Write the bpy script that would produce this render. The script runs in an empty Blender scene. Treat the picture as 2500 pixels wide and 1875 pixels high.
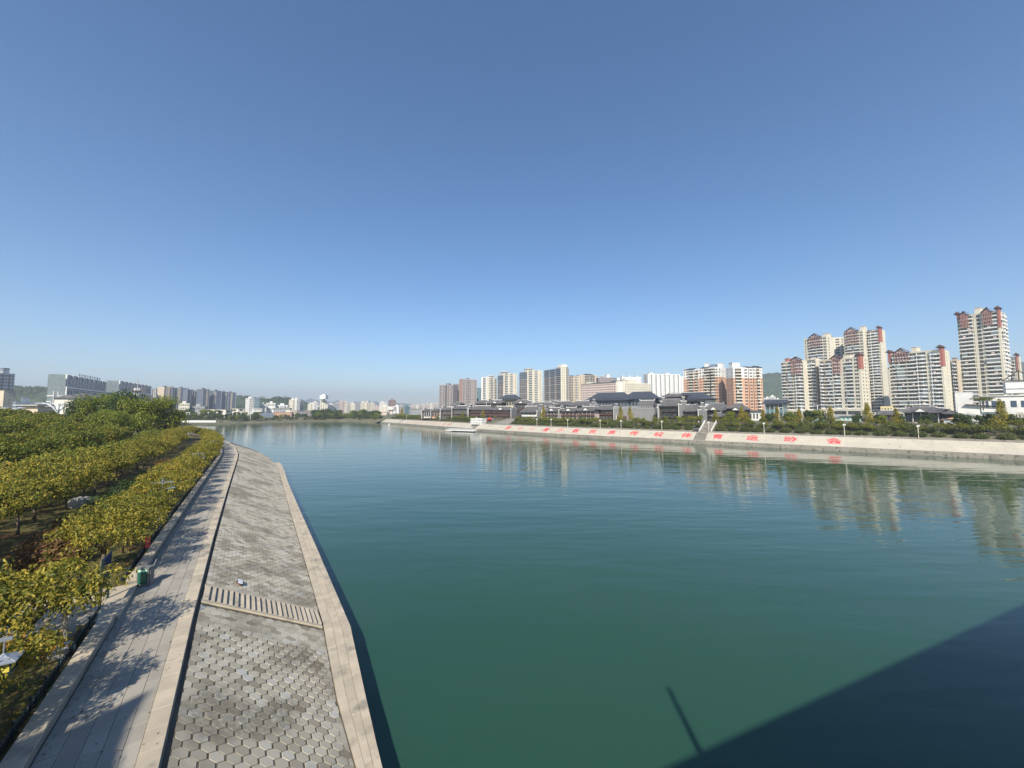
import bpy, math, random
from mathutils import Vector, Matrix, noise
random.seed(7)
R = math.radians
scene = bpy.context.scene
col = scene.collection

# ------------------------------------------------------------------ camera, sky, sun, exposure
CAMZ = 15.0
PITCH = math.atan(66 / 940)
cam = bpy.data.cameras.new("camera"); cam_ob = bpy.data.objects.new("camera", cam); col.objects.link(cam_ob)
cam_ob.location = (0, 0, CAMZ); cam_ob.rotation_euler = (R(90) + PITCH, 0, 0)
cam.sensor_width = 36; cam.lens = 36 * 940 / 2500; cam.clip_start = 0.1; cam.clip_end = 60000
scene.camera = cam_ob

SUN_EL = R(40); SUN_D = Vector((0.05, 1.0, 0)).normalized()       # direction shadows fall
world = bpy.data.worlds.new("World"); scene.world = world; world.use_nodes = True
wn = world.node_tree; wn.nodes.clear()
sky = wn.nodes.new("ShaderNodeTexSky"); sky.sky_type = 'NISHITA'; sky.sun_disc = False
sky.sun_elevation = SUN_EL; sky.sun_rotation = math.atan2(-SUN_D.x, -SUN_D.y) % (2 * math.pi)
sky.altitude = 200; sky.air_density = 1.0; sky.dust_density = 0.4; sky.ozone_density = 3.2
bg = wn.nodes.new("ShaderNodeBackground"); bg.inputs['Strength'].default_value = 0.104
hsv = wn.nodes.new('ShaderNodeHueSaturation'); hsv.inputs['Saturation'].default_value = 1.2
wo = wn.nodes.new("ShaderNodeOutputWorld")
wn.links.new(sky.outputs[0], hsv.inputs['Color']); wn.links.new(hsv.outputs[0], bg.inputs[0]); wn.links.new(bg.outputs[0], wo.inputs[0])

sun = bpy.data.lights.new("sun", 'SUN'); sun.energy = 4.7; sun.angle = R(0.8); sun.color = (1.0, 0.91, 0.77)
sun_ob = bpy.data.objects.new("sun", sun); col.objects.link(sun_ob)
toward = Vector((SUN_D.x * math.cos(SUN_EL), SUN_D.y * math.cos(SUN_EL), -math.sin(SUN_EL)))
sun_ob.rotation_euler = toward.to_track_quat('-Z', 'Y').to_euler(); sun_ob.location = (0, -40, 80)

scene.view_settings.view_transform = 'Standard'; scene.view_settings.look = 'None'
scene.view_settings.exposure = 0.6; scene.view_settings.gamma = 1.0; scene.view_settings.use_curve_mapping = False
try:
    scene.cycles.volume_bounces = 0; scene.cycles.max_bounces = 6; scene.cycles.diffuse_bounces = 2
    scene.cycles.glossy_bounces = 3; scene.cycles.transmission_bounces = 2; scene.cycles.transparent_max_bounces = 4
    scene.cycles.use_denoising = True
except Exception: pass

# ------------------------------------------------------------------ geometry helpers
_c, _s = math.cos(PITCH), math.sin(PITCH)
def ray(px, py):                       # direction of a sight line (photo pixels), for surveying real positions
    u = (px - 1250) / 940; v = (937.5 - py) / 940
    return u, _c - v * _s, _s + v * _c
def at_z(px, py, z):
    d = ray(px, py); t = (z - CAMZ) / d[2]; return (t * d[0], t * d[1])
def at_y(px, py, Y):
    d = ray(px, py); t = Y / d[1]; return (t * d[0], Y, CAMZ + t * d[2])
def xy(px, Y, py=1000):
    p = at_y(px, py, Y); return (p[0], p[1])
def lerp_tab(tab, s):
    if s <= tab[0][0]: return tab[0][1]
    for (a, va), (b, vb) in zip(tab, tab[1:]):
        if s <= b: return va + (vb - va) * (s - a) / (b - a)
    return tab[-1][1]
DR = [(0, -1.3), (25, -1.3), (39, -1.13), (63, -.66), (100, .2), (112, .3), (132, -.29), (154, -2.2), (180, -6.2), (210, -13.2), (250, -28), (300, -52), (380, -98)]
INN = [(10, 5.2), (20, 5.5), (27, 6.05), (39, 6.4), (84, 7.2), (117, 7.8), (400, 8.0)]
OUT = [(10, 5.9), (15.5, 6.17), (19, 6.57), (26, 7.4), (41, 7.7), (85, 8.1), (117, 8.9), (400, 9)]
def bank(s, n, z=0.0):                 # near-bank coordinates: s along the river, n across from the drain towards the water
    N = lerp_tab(DR, s) + n
    return Vector((-.577 * s + .817 * N, .817 * s + .577 * N, z))
BANK_ROT = math.atan2(.817, -.577)     # local x along s

class MB:
    def __init__(self): self.v = []; self.f = []; self.m = []
    def add(self, vs, fs, mi=0):
        o = len(self.v); self.v += [tuple(p) for p in vs]; self.f += [tuple(i + o for i in f) for f in fs]; self.m += [mi] * len(fs)
    def box(self, x0, x1, y0, y1, z0, z1, mi=0):
        if x1 < x0: x0, x1 = x1, x0
        if y1 < y0: y0, y1 = y1, y0
        self.add([(x0, y0, z0), (x1, y0, z0), (x1, y1, z0), (x0, y1, z0), (x0, y0, z1), (x1, y0, z1), (x1, y1, z1), (x0, y1, z1)],
                 [(0, 3, 2, 1), (4, 5, 6, 7), (0, 1, 5, 4), (1, 2, 6, 5), (2, 3, 7, 6), (3, 0, 4, 7)], mi)
    def hexa(self, p, mi=0):            # eight corner points, bottom ring then top ring (anticlockwise)
        self.add(p, [(0, 3, 2, 1), (4, 5, 6, 7), (0, 1, 5, 4), (1, 2, 6, 5), (2, 3, 7, 6), (3, 0, 4, 7)], mi)
    def quad(self, a, b, c, d, mi=0): self.add([a, b, c, d], [(0, 1, 2, 3)], mi)
    def tube(self, pts, rad, n=6, mi=0, cap=True):
        rs = rad if isinstance(rad, (list, tuple)) else [rad] * len(pts)
        vs = []; P = [Vector(p) for p in pts]
        for i, p in enumerate(P):
            d = (P[min(i + 1, len(P) - 1)] - P[max(i - 1, 0)]).normalized()
            a = d.cross(Vector((0, 0, 1)));
            if a.length < .05: a = Vector((1, 0, 0)) - d * d.x
            a.normalize(); b = d.cross(a)
            for k in range(n):
                t = 2 * math.pi * k / n; vs.append(p + (a * math.cos(t) + b * math.sin(t)) * rs[i])
        fs = []
        for i in range(len(P) - 1):
            for k in range(n):
                fs.append((i * n + k, i * n + (k + 1) % n, (i + 1) * n + (k + 1) % n, (i + 1) * n + k))
        if cap: fs += [tuple(range(n))[::-1], tuple(range((len(P) - 1) * n, len(P) * n))]
        self.add(vs, fs, mi)
    def bar(self, p, q, w, mi=0): self.tube([p, q], w, 4, mi)
    def mesh(self, name, mats, smooth=False):
        me = bpy.data.meshes.new(name); me.from_pydata(self.v, [], self.f)
        for m in (mats if isinstance(mats, (list, tuple)) else [mats]): me.materials.append(m)
        if any(self.m): me.polygons.foreach_set("material_index", self.m)
        if smooth: me.polygons.foreach_set("use_smooth", [True] * len(self.f))
        me.update(); return me
    def build(self, name, mats, parent=None, smooth=False, loc=None, rz=None):
        return link(name, self.mesh(name, mats, smooth), parent, loc, rz)

def link(name, me, parent=None, loc=None, rz=None):
    o = bpy.data.objects.new(name, me); col.objects.link(o)
    if parent: o.parent = parent
    if loc is not None: o.location = loc
    if rz is not None: o.rotation_euler = (0, 0, rz)
    return o
def tag(o, label=None, cat=None, group=None, kind=None):
    if label: o['label'] = label
    if cat: o['category'] = cat
    if group: o['group'] = group
    if kind: o['kind'] = kind
    return o
def empty(name, loc, label=None, cat=None, group=None, rz=0):
    o = bpy.data.objects.new(name, None); o.empty_display_size = .5; col.objects.link(o)
    o.location = loc; o.rotation_euler = (0, 0, rz); return tag(o, label, cat, group)
def copy_tree(o, parent=None):
    c = o.copy(); col.objects.link(c)
    if parent: c.parent = parent
    for ch in KIDS.get(o.name, []): copy_tree(ch, c)
    return c
KIDS = {}
def kids(root, chs):
    KIDS[root.name] = list(chs); return root

# ------------------------------------------------------------------ materials
def mat(name, c1, c2=None, scale=1.0, rough=.8, bump=0.0, bscale=None, metal=0.0, var='obj', varamt=0.0, detail=5, coords='object', spec=.4, c3=None, s3=1.0, t3=(.5, .65)):
    m = bpy.data.materials.new(name); m.use_nodes = True; nt = m.node_tree; N = nt.nodes; L = nt.links
    b = N['Principled BSDF']; b.inputs['Roughness'].default_value = rough; b.inputs['Metallic'].default_value = metal
    b.inputs['Specular IOR Level'].default_value = spec
    if coords == 'world': vec = N.new('ShaderNodeNewGeometry').outputs['Position']
    else: vec = N.new('ShaderNodeTexCoord').outputs['Object']
    cur = None
    def noise_fac(sc, lo, hi, det=5):
        n = N.new('ShaderNodeTexNoise'); n.inputs['Scale'].default_value = sc; n.inputs['Detail'].default_value = det
        L.new(vec, n.inputs['Vector'])
        r = N.new('ShaderNodeMapRange'); r.inputs[1].default_value = lo; r.inputs[2].default_value = hi; L.new(n.outputs[0], r.inputs[0]); return r.outputs[0]
    def mix(fac, a, bcol):
        x = N.new('ShaderNodeMix'); x.data_type = 'RGBA'
        if isinstance(fac, float): x.inputs[0].default_value = fac
        else: L.new(fac, x.inputs[0])
        for sock, val in ((x.inputs[6], a), (x.inputs[7], bcol)):
            if isinstance(val, tuple): sock.default_value = (*val, 1)
            else: L.new(val, sock)
        return x.outputs[2]
    cur = c1
    if c2: cur = mix(noise_fac(scale, .36, .64, detail), c1, c2)
    if c3: cur = mix(noise_fac(s3, t3[0], t3[1], 6), cur, c3)
    if varamt:
        if var == 'obj': rnd = N.new('ShaderNodeObjectInfo').outputs['Random']
        else: rnd = N.new('ShaderNodeNewGeometry').outputs['Random Per Island']
        r = N.new('ShaderNodeMapRange'); L.new(rnd, r.inputs[0]); r.inputs[3].default_value = 1 - varamt; r.inputs[4].default_value = 1 + varamt * .55
        h = N.new('ShaderNodeHueSaturation'); L.new(r.outputs[0], h.inputs['Value'])
        if isinstance(cur, tuple): h.inputs['Color'].default_value = (*cur, 1)
        else: L.new(cur, h.inputs['Color'])
        cur = h.outputs[0]
    if isinstance(cur, tuple): b.inputs['Base Color'].default_value = (*cur, 1)
    else: L.new(cur, b.inputs['Base Color'])
    if bump:
        n = N.new('ShaderNodeTexNoise'); n.inputs['Scale'].default_value = bscale or scale * 4; n.inputs['Detail'].default_value = 6
        L.new(vec, n.inputs['Vector']); bp = N.new('ShaderNodeBump'); bp.inputs['Strength'].default_value = bump; bp.inputs['Distance'].default_value = .05
        L.new(n.outputs[0], bp.inputs['Height']); L.new(bp.outputs[0], b.inputs['Normal'])
    return m

def leaf_mat(name, cols, trans=.35, rough=.55):
    m = bpy.data.materials.new(name); m.use_nodes = True; nt = m.node_tree; N = nt.nodes; L = nt.links
    N.clear(); out = N.new('ShaderNodeOutputMaterial')
    geo = N.new('ShaderNodeNewGeometry'); oi = N.new('ShaderNodeObjectInfo')
    ns = N.new('ShaderNodeTexNoise'); ns.inputs['Scale'].default_value = .45; ns.inputs['Detail'].default_value = 3; L.new(geo.outputs['Position'], ns.inputs['Vector'])
    a = N.new('ShaderNodeMath'); a.operation = 'MULTIPLY_ADD'; L.new(geo.outputs['Random Per Island'], a.inputs[0]); a.inputs[1].default_value = .70
    mr = N.new('ShaderNodeMapRange'); L.new(ns.outputs[0], mr.inputs[0]); mr.inputs[1].default_value = .3; mr.inputs[2].default_value = .7; mr.inputs[3].default_value = 0; mr.inputs[4].default_value = .22
    L.new(mr.outputs[0], a.inputs[2])
    a2 = N.new('ShaderNodeMath'); a2.operation = 'MULTIPLY_ADD'; L.new(oi.outputs['Random'], a2.inputs[0]); a2.inputs[1].default_value = .16; L.new(a.outputs[0], a2.inputs[2])
    cr = N.new('ShaderNodeValToRGB'); L.new(a2.outputs[0], cr.inputs[0]); e = cr.color_ramp.elements
    while len(e) < len(cols): e.new(.5)
    for i, (p, c) in enumerate(cols): e[i].position = p; e[i].color = (*c, 1)
    p = N.new('ShaderNodeBsdfPrincipled'); p.inputs['Roughness'].default_value = rough; p.inputs['Specular IOR Level'].default_value = .35; L.new(cr.outputs[0], p.inputs['Base Color'])
    t = N.new('ShaderNodeBsdfTranslucent'); L.new(cr.outputs[0], t.inputs['Color'])
    mx = N.new('ShaderNodeMixShader'); mx.inputs[0].default_value = trans; L.new(p.outputs[0], mx.inputs[1]); L.new(t.outputs[0], mx.inputs[2]); L.new(mx.outputs[0], out.inputs[0])
    return m

M = {}
M['cream'] = mat('cream_render', (.64, .60, .49), (.56, .53, .44), .15, .85, varamt=0)
M['white'] = mat('white_render', (.78, .77, .73), (.68, .67, .64), .2, .8)
M['warmwhite'] = mat('warm_white_render', (.76, .72, .60), (.68, .64, .53), .15, .85)
M['greywall'] = mat('grey_render', (.36, .37, .38), (.30, .31, .32), .2, .85)
M['bluegrey'] = mat('blue_grey_cladding', (.20, .24, .30), (.16, .20, .26), .2, .6)
M['officeblue'] = mat('office_blue_cladding', (.075, .10, .155), (.06, .08, .13), .2, .5)
M['towerdark'] = mat('tower_blue_grey_tile', (.13, .155, .20), (.11, .13, .17), .2, .7)
M['brown'] = mat('brown_cladding', (.30, .21, .19), (.24, .17, .16), .3, .85)
M['terracotta'] = mat('terracotta_tile', (.40, .26, .21), (.34, .22, .18), .3, .85)
M['pinkbrown'] = mat('greyish_brown_tile', (.35, .305, .30), (.28, .245, .24), .3, .85)
M['orange'] = mat('orange_tile', (.60, .375, .26), (.54, .33, .23), .25, .85)
M['yellow'] = mat('yellow_render', (.74, .62, .32), (.66, .55, .3), .2, .85)
M['beige'] = mat('beige_render', (.60, .51, .38), (.52, .44, .34), .2, .85)
M['pink'] = mat('pale_pink_render', (.66, .54, .48), (.58, .48, .44), .2, .85)
M['redtile'] = mat('red_tile', (.38, .15, .12), (.32, .13, .105), .5, .8)
M['redtrim'] = mat('dark_red_trim', (.13, .085, .085), (.11, .07, .07), .4, .8)
M['darkroof'] = mat('dark_grey_roof_tile', (.095, .095, .10), (.14, .137, .135), .6, .8, bump=.4, bscale=3)
M['slate'] = mat('blue_slate_roof', (.045, .055, .075), (.06, .07, .09), .3, .7)
M['glass'] = mat('dark_window_glass', (.045, .055, .06), (.10, .11, .11), .35, .22, spec=.6, detail=2)
M['glassblue'] = mat('blue_curtain_glass', (.045, .075, .12), (.065, .095, .14), .2, .25, spec=.6)
M['glassteal'] = mat('teal_curtain_glass', (.12, .22, .24), (.10, .18, .2), .2, .25, spec=.6)
M['glassgreen'] = mat('grey_green_glass', (.20, .25, .25), (.16, .20, .21), .2, .3, spec=.6)
M['interior'] = mat('shaded_interior', (.10, .095, .085), (.17, .165, .15), .4, .7, detail=3)
M['pinktimber'] = mat('weathered_pink_timber', (.52, .27, .23), (.42, .22, .19), .5, .8)
M['rail'] = mat('balcony_white', (.82, .82, .79), (.76, .76, .73), .3, .6)
M['brick'] = mat('grey_brick', (.26, .26, .25), (.20, .20, .20), .8, .9)
M['timber'] = mat('red_brown_timber', (.12, .055, .04), (.07, .035, .03), .5, .8)
M['timber2'] = mat('dark_timber', (.055, .045, .04), (.09, .07, .06), .6, .8)
M['paver'] = mat('pavement_slab', (.35, .325, .275), (.30, .28, .24), .8, .85, .15, 30, varamt=.10, coords='world', c3=(.22, .205, .175), s3=.35, t3=(.56, .72))
M['paverj'] = mat('pavement_slab_far', (.35, .325, .275), (.30, .28, .24), .8, .85, varamt=.10, var='isl', coords='world', c3=(.22, .205, .175), s3=.35, t3=(.56, .72))
def hex_mat(name, island):
    m = bpy.data.materials.new(name); m.use_nodes = True; nt = m.node_tree; N = nt.nodes; L = nt.links; b = N['Principled BSDF']; b.inputs['Roughness'].default_value = .9
    geo = N.new('ShaderNodeNewGeometry'); rnd = geo.outputs['Random Per Island'] if island else N.new('ShaderNodeObjectInfo').outputs['Random']
    cr = N.new('ShaderNodeValToRGB'); L.new(rnd, cr.inputs[0]); e = cr.color_ramp.elements
    cols = [(0, (.27, .225, .155)), (.10, (.37, .32, .235)), (.35, (.50, .45, .335)), (.7, (.57, .515, .395)), (.9, (.62, .57, .46)), (1, (.59, .565, .50))]
    while len(e) < len(cols): e.new(.5)
    for i, (p, c) in enumerate(cols): e[i].position = p; e[i].color = (*c, 1)
    def nz(sc, lo, hi, det, ro=.5):
        n = N.new('ShaderNodeTexNoise'); n.inputs['Scale'].default_value = sc; n.inputs['Detail'].default_value = det; n.inputs['Roughness'].default_value = ro; L.new(geo.outputs['Position'], n.inputs['Vector'])
        r = N.new('ShaderNodeMapRange'); r.inputs[1].default_value = lo; r.inputs[2].default_value = hi; L.new(n.outputs[0], r.inputs[0]); return r.outputs[0]
    def mul(a_, b_):
        x = N.new('ShaderNodeMath'); x.operation = 'MULTIPLY'; L.new(a_, x.inputs[0])
        if isinstance(b_, float): x.inputs[1].default_value = b_
        else: L.new(b_, x.inputs[1])
        return x.outputs[0]
    def mix(f, a_, c):
        x = N.new('ShaderNodeMix'); x.data_type = 'RGBA'; L.new(f, x.inputs[0]); L.new(a_, x.inputs[6]); x.inputs[7].default_value = (*c, 1); return x.outputs[2]
    c = mix(mul(nz(26, .45, .62, 4, .7), .35), cr.outputs[0], (.30, .27, .21))
    c = mix(mul(mul(nz(.30, .47, .60, 3), nz(5.5, .30, .52, 9, .7)), .70), c, (.175, .15, .105))
    c = mix(mul(nz(.8, .60, .70, 4), .4), c, (.20, .175, .13))
    L.new(c, b.inputs['Base Color']); return m
M['hex'] = hex_mat('hex_concrete', False); M['hexj'] = hex_mat('hex_concrete_far', True)
M['mortar'] = mat('dark_mortar', (.15, .13, .09), (.10, .085, .06), 2, .95, coords='world')
M['kerb'] = mat('sandstone_kerb', (.48, .415, .315), (.40, .35, .27), 1.2, .85, .15, 30, varamt=.12, coords='world', c3=(.24, .22, .18), s3=.9, t3=(.58, .72))
M['kerbj'] = mat('sandstone_kerb_far', (.48, .415, .315), (.40, .35, .27), 1.2, .85, varamt=.12, var='isl', coords='world', c3=(.24, .22, .18), s3=.9, t3=(.58, .72))
M['concrete'] = mat('weathered_concrete', (.30, .28, .24), (.22, .21, .18), .5, .9, .2, 12, coords='world', c3=(.14, .13, .11), s3=.8, t3=(.52, .7))
M['wallstone'] = mat('quay_wall_stone', (.31, .285, .235), (.23, .215, .175), .25, .9, .3, 6, coords='world', c3=(.09, .09, .075), s3=1.1, t3=(.55, .7))
M['fslope'] = mat('pale_slope_concrete', (.50, .46, .37), (.44, .405, .33), .2, .9, .1, 8, coords='world', c3=(.16, .15, .12), s3=.9, t3=(.66, .72))
M['grass'] = mat('dry_lawn', (.075, .080, .022), (.12, .10, .035), .8, .95, .5, 9, coords='world', c3=(.12, .065, .025), s3=.5, t3=(.52, .66))
M['farground'] = mat('far_ground', (.10, .105, .06), (.16, .15, .10), .05, .95, coords='world')
M['shoreland'] = mat('shore_grass', (.09, .10, .05), (.17, .155, .10), .08, .95, coords='world')
M['redpaint'] = mat('red_paint', (.74, .065, .075), (.68, .08, .085), 1.0, .7)
M['fadedred'] = mat('faded_red_paint', (.60, .30, .24), (.56, .36, .28), 1.0, .8)
M['darkmetal'] = mat('dark_green_iron', (.008, .022, .028), (.014, .034, .04), 3, .35, spec=.5)
M['lampgrey'] = mat('grey_lamp_metal', (.30, .33, .38), (.26, .29, .34), 3, .4, metal=.3)
M['whitemetal'] = mat('white_steel', (.78, .79, .80), (.72, .73, .74), 1, .45)
M['lampyellow'] = mat('yellow_lantern_panel', (.72, .60, .10), (.65, .53, .09), 2, .5)
M['bingreen'] = mat('bin_green', (.012, .105, .07), (.010, .09, .06), 4, .45)
M['bingrey'] = mat('bin_grey', (.16, .17, .17), (.13, .14, .14), 4, .5)
M['mint'] = mat('mint_label', (.42, .78, .55), None, 1, .5)
M['navy'] = mat('navy_board', (.018, .028, .075), (.022, .034, .09), 1, .9, spec=.1)
M['bark'] = mat('bark', (.16, .13, .095), (.10, .08, .06), 4, .95, .5, 20)
M['rock'] = mat('pale_rock', (.46, .44, .40), (.34, .33, .30), 2, .9, .5, 6)
M['tent'] = mat('red_tent_fabric', (.62, .06, .05), (.56, .06, .05), 1, .7)
M['orangeroof'] = mat('orange_awning', (.62, .30, .13), (.55, .27, .12), 1, .7)
M['mintgreen'] = mat('mint_shopfront', (.30, .56, .50), (.26, .5, .45), 1, .6)
M['hill'] = mat('wooded_hill', (.030, .055, .022), (.065, .095, .035), .02, 1, bump=1.0, bscale=.06, coords='world')
M['hill'].node_tree.nodes['Bump'].inputs['Distance'].default_value = 8
M['asphalt'] = mat('asphalt', (.06, .06, .06), (.05, .05, .05), 1, .9)

L_YEL = leaf_mat('leaf_yellow_green', [(0, (.040, .065, .012)), (.25, (.085, .115, .018)), (.5, (.22, .21, .028)), (.75, (.40, .335, .045)), (.93, (.52, .39, .06)), (.985, (.52, .24, .05))])
L_OLV = leaf_mat('leaf_olive', [(0, (.045, .078, .012)), (.35, (.10, .145, .020)), (.65, (.21, .225, .028)), (.92, (.36, .30, .045))])
L_DKG = leaf_mat('leaf_dark_green', [(0, (.018, .042, .013)), (.5, (.050, .092, .022)), (.9, (.11, .155, .035))], .25)
L_SHR = leaf_mat('leaf_shrub_green', [(0, (.026, .048, .013)), (.45, (.075, .105, .025)), (.9, (.17, .18, .04))], .25)
L_MID = leaf_mat('leaf_mid_green', [(0, (.07, .11, .012)), (.45, (.17, .22, .024)), (.9, (.30, .31, .035))])
L_GNK = leaf_mat('leaf_ginkgo_yellow', [(0, (.16, .17, .02)), (.5, (.33, .29, .03)), (.9, (.48, .36, .04))])
L_RED = leaf_mat('leaf_red_brown', [(0, (.07, .065, .02)), (.5, (.16, .10, .035)), (.9, (.27, .13, .055))])
L_HDG = leaf_mat('leaf_hedge_green', [(0, (.025, .045, .012)), (.5, (.05, .085, .02)), (.9, (.09, .12, .03))], .25)

# ------------------------------------------------------------------ water
def water_mat():
    m = bpy.data.materials.new('river_water'); m.use_nodes = True; nt = m.node_tree; N = nt.nodes; L = nt.links
    b = N['Principled BSDF']; b.inputs['Roughness'].default_value = .04; b.inputs['IOR'].default_value = 1.333
    b.inputs['Base Color'].default_value = (.030, .082, .055, 1)
    geo = N.new('ShaderNodeNewGeometry')
    big = N.new('ShaderNodeTexNoise'); big.inputs['Scale'].default_value = .02; big.inputs['Detail'].default_value = 2; L.new(geo.outputs['Position'], big.inputs['Vector'])
    cr = N.new('ShaderNodeValToRGB'); L.new(big.outputs[0], cr.inputs[0]); e = cr.color_ramp.elements
    e[0].position = .35; e[0].color = (.020, .068, .046, 1); e[1].position = .65; e[1].color = (.027, .075, .043, 1)
    L.new(cr.outputs[0], b.inputs['Base Color'])
    mp = N.new('ShaderNodeMapping'); mp.inputs['Rotation'].default_value = (0, 0, R(12)); mp.inputs['Scale'].default_value = (.22, .75, 1); L.new(geo.outputs['Position'], mp.inputs['Vector'])
    n1 = N.new('ShaderNodeTexNoise'); n1.inputs['Scale'].default_value = 1.0; n1.inputs['Detail'].default_value = 3; n1.inputs['Roughness'].default_value = .5; L.new(mp.outputs[0], n1.inputs['Vector'])
    mp2 = N.new('ShaderNodeMapping'); mp2.inputs['Rotation'].default_value = (0, 0, R(-18)); mp2.inputs['Scale'].default_value = (.05, .2, 1); L.new(geo.outputs['Position'], mp2.inputs['Vector'])
    n2 = N.new('ShaderNodeTexNoise'); n2.inputs['Scale'].default_value = 1.0; n2.inputs['Detail'].default_value = 2; L.new(mp2.outputs[0], n2.inputs['Vector'])
    # calm and ruffled patches of the surface
    pt = N.new('ShaderNodeTexNoise'); pt.inputs['Scale'].default_value = .011; pt.inputs['Detail'].default_value = 3; L.new(geo.outputs['Position'], pt.inputs['Vector'])
    mr = N.new('ShaderNodeMapRange'); L.new(pt.outputs[0], mr.inputs[0]); mr.inputs[1].default_value = .38; mr.inputs[2].default_value = .62; mr.inputs[3].default_value = .35; mr.inputs[4].default_value = 1.0
    mul = N.new('ShaderNodeMath'); mul.operation = 'MULTIPLY'; L.new(n1.outputs[0], mul.inputs[0]); L.new(mr.outputs[0], mul.inputs[1])
    ad = N.new('ShaderNodeMath'); ad.operation = 'MULTIPLY_ADD'; L.new(n2.outputs[0], ad.inputs[0]); ad.inputs[1].default_value = 1.7; L.new(mul.outputs[0], ad.inputs[2])
    bp = N.new('ShaderNodeBump'); bp.inputs['Strength'].default_value = 1.0; bp.inputs['Distance'].default_value = .060
    L.new(ad.outputs[0], bp.inputs['Height']); L.new(bp.outputs[0], b.inputs['Normal'])
    return m
w = MB(); w.quad((-6000, -800, 0), (6000, -800, 0), (6000, 3000, 0), (-6000, 3000, 0))
tag(w.build('river_water', water_mat()), kind='structure')

# ------------------------------------------------------------------ far land
FB = [(520, -190), (400, -90), (320, -22), (250, 35), (200, 78), (157, 117), (128, 141.5), (98, 167), (66, 194), (35, 222), (10, 248), (-14, 276), (-33, 301), (-52, 328), (-80, 366), (-109, 408), (-140, 447), (-163, 479)]
def resample(P, step):
    out = []; P = [Vector((*p, 0)) if len(p) == 2 else Vector(p) for p in P]
    for a, b in zip(P, P[1:]):
        n = max(1, int((b - a).length / step))
        for i in range(n): out.append(a.lerp(b, i / n))
    out.append(P[-1]); return out
def smooth_poly(P, it=2):
    P = [Vector(p) for p in P]
    for _ in range(it):
        P = [P[0]] + [(P[i - 1] + P[i] * 2 + P[i + 1]) / 4 for i in range(1, len(P) - 1)] + [P[-1]]
    return P
FBp = smooth_poly(resample(FB, 12), 3)
def frame_at(P, i):
    a = P[max(0, i - 1)]; b = P[min(len(P) - 1, i + 1)]; t = (b - a).normalized(); return t, Vector((t.y, -t.x, 0))   # outward (landward) normal for the far bank
FBl = [0.0]
for a, b in zip(FBp, FBp[1:]): FBl.append(FBl[-1] + (b - a).length)
def far(l, off, z=0.0):                # far-bank coordinates: l along the bank (from the right, going away), off landward
    l = max(0, min(FBl[-1] - .01, l))
    for i in range(len(FBl) - 1):
        if FBl[i + 1] >= l: break
    f = (l - FBl[i]) / (FBl[i + 1] - FBl[i]); p = FBp[i].lerp(FBp[i + 1], f)
    n = frame_at(FBp, i)[1].lerp(frame_at(FBp, i + 1)[1], f).normalized()
    return Vector((p.x + n.x * off, p.y + n.y * off, z))
def far_l_of_px(px):                   # where a sight line at photo column px meets the bank
    u = (px - 1250) / 940
    best = min(range(len(FBp)), key=lambda i: abs(math.atan2(FBp[i].x, FBp[i].y) - math.atan(u)))
    lo, hi = FBl[max(0, best - 1)], FBl[min(len(FBl) - 1, best + 1)]
    for _ in range(30):
        mid = (lo + hi) / 2; p = far(mid, 3)
        if math.atan2(p.x, p.y) > math.atan(u / 1.0): lo = mid
        else: hi = mid
    return (lo + hi) / 2
def ribbon(name, prof, mats, l0, l1, step, fn, parent=None, mi=None):
    b = MB(); n = max(1, int((l1 - l0) / step)); k = len(prof)
    vs = []
    for i in range(n + 1):
        l = l0 + (l1 - l0) * i / n
        for (o, z) in prof: vs.append(fn(l, o, z))
    fs = []; ms = []
    for i in range(n):
        for j in range(k - 1):
            fs.append((i * k + j, i * k + j + 1, (i + 1) * k + j + 1, (i + 1) * k + j))
    b.add(vs, fs); 
    if mi:
        b.m = [mi[j % (k - 1)] for j in range(len(fs))]
    return b.build(name, mats, parent)
LEND = FBl[-1]
tag(ribbon('quay_wall', [(0, -1.5), (0, 1.55), (.35, 1.62)], M['wallstone'], 0, LEND, 8, far), kind='structure')
tag(ribbon('embankment_slope', [(.35, 1.62), (1.2, 1.68), (7.6, 4.95)], M['fslope'], 0, LEND, 8, far), kind='structure')
tag(ribbon('far_footpath', [(7.6, 4.95), (7.6, 5.12), (8.1, 5.12), (8.1, 5.0), (12.2, 5.0), (12.2, 5.45), (12.7, 5.45), (12.7, 5.3)], M['concrete'], 0, LEND, 8, far), kind='structure')
# quay wall cracks between cast panels: real recessed joints read as thin piers
jb = MB()
for l in range(10, int(LEND), 9):
    for dz in (0,):
        p = far(l, -.03); q = far(l + .18, -.03); r0 = far(l, .05); r1 = far(l + .18, .05)
        jb.hexa([(p.x, p.y, 0.02), (q.x, q.y, 0.02), (r1.x, r1.y, 0.02), (r0.x, r0.y, 0.02), (p.x, p.y, 1.5), (q.x, q.y, 1.5), (r1.x, r1.y, 1.5), (r0.x, r0.y, 1.5)])
tag(jb.build('wall_joint', M['concrete'], bpy.data.objects['quay_wall']), kind='stuff')

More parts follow.
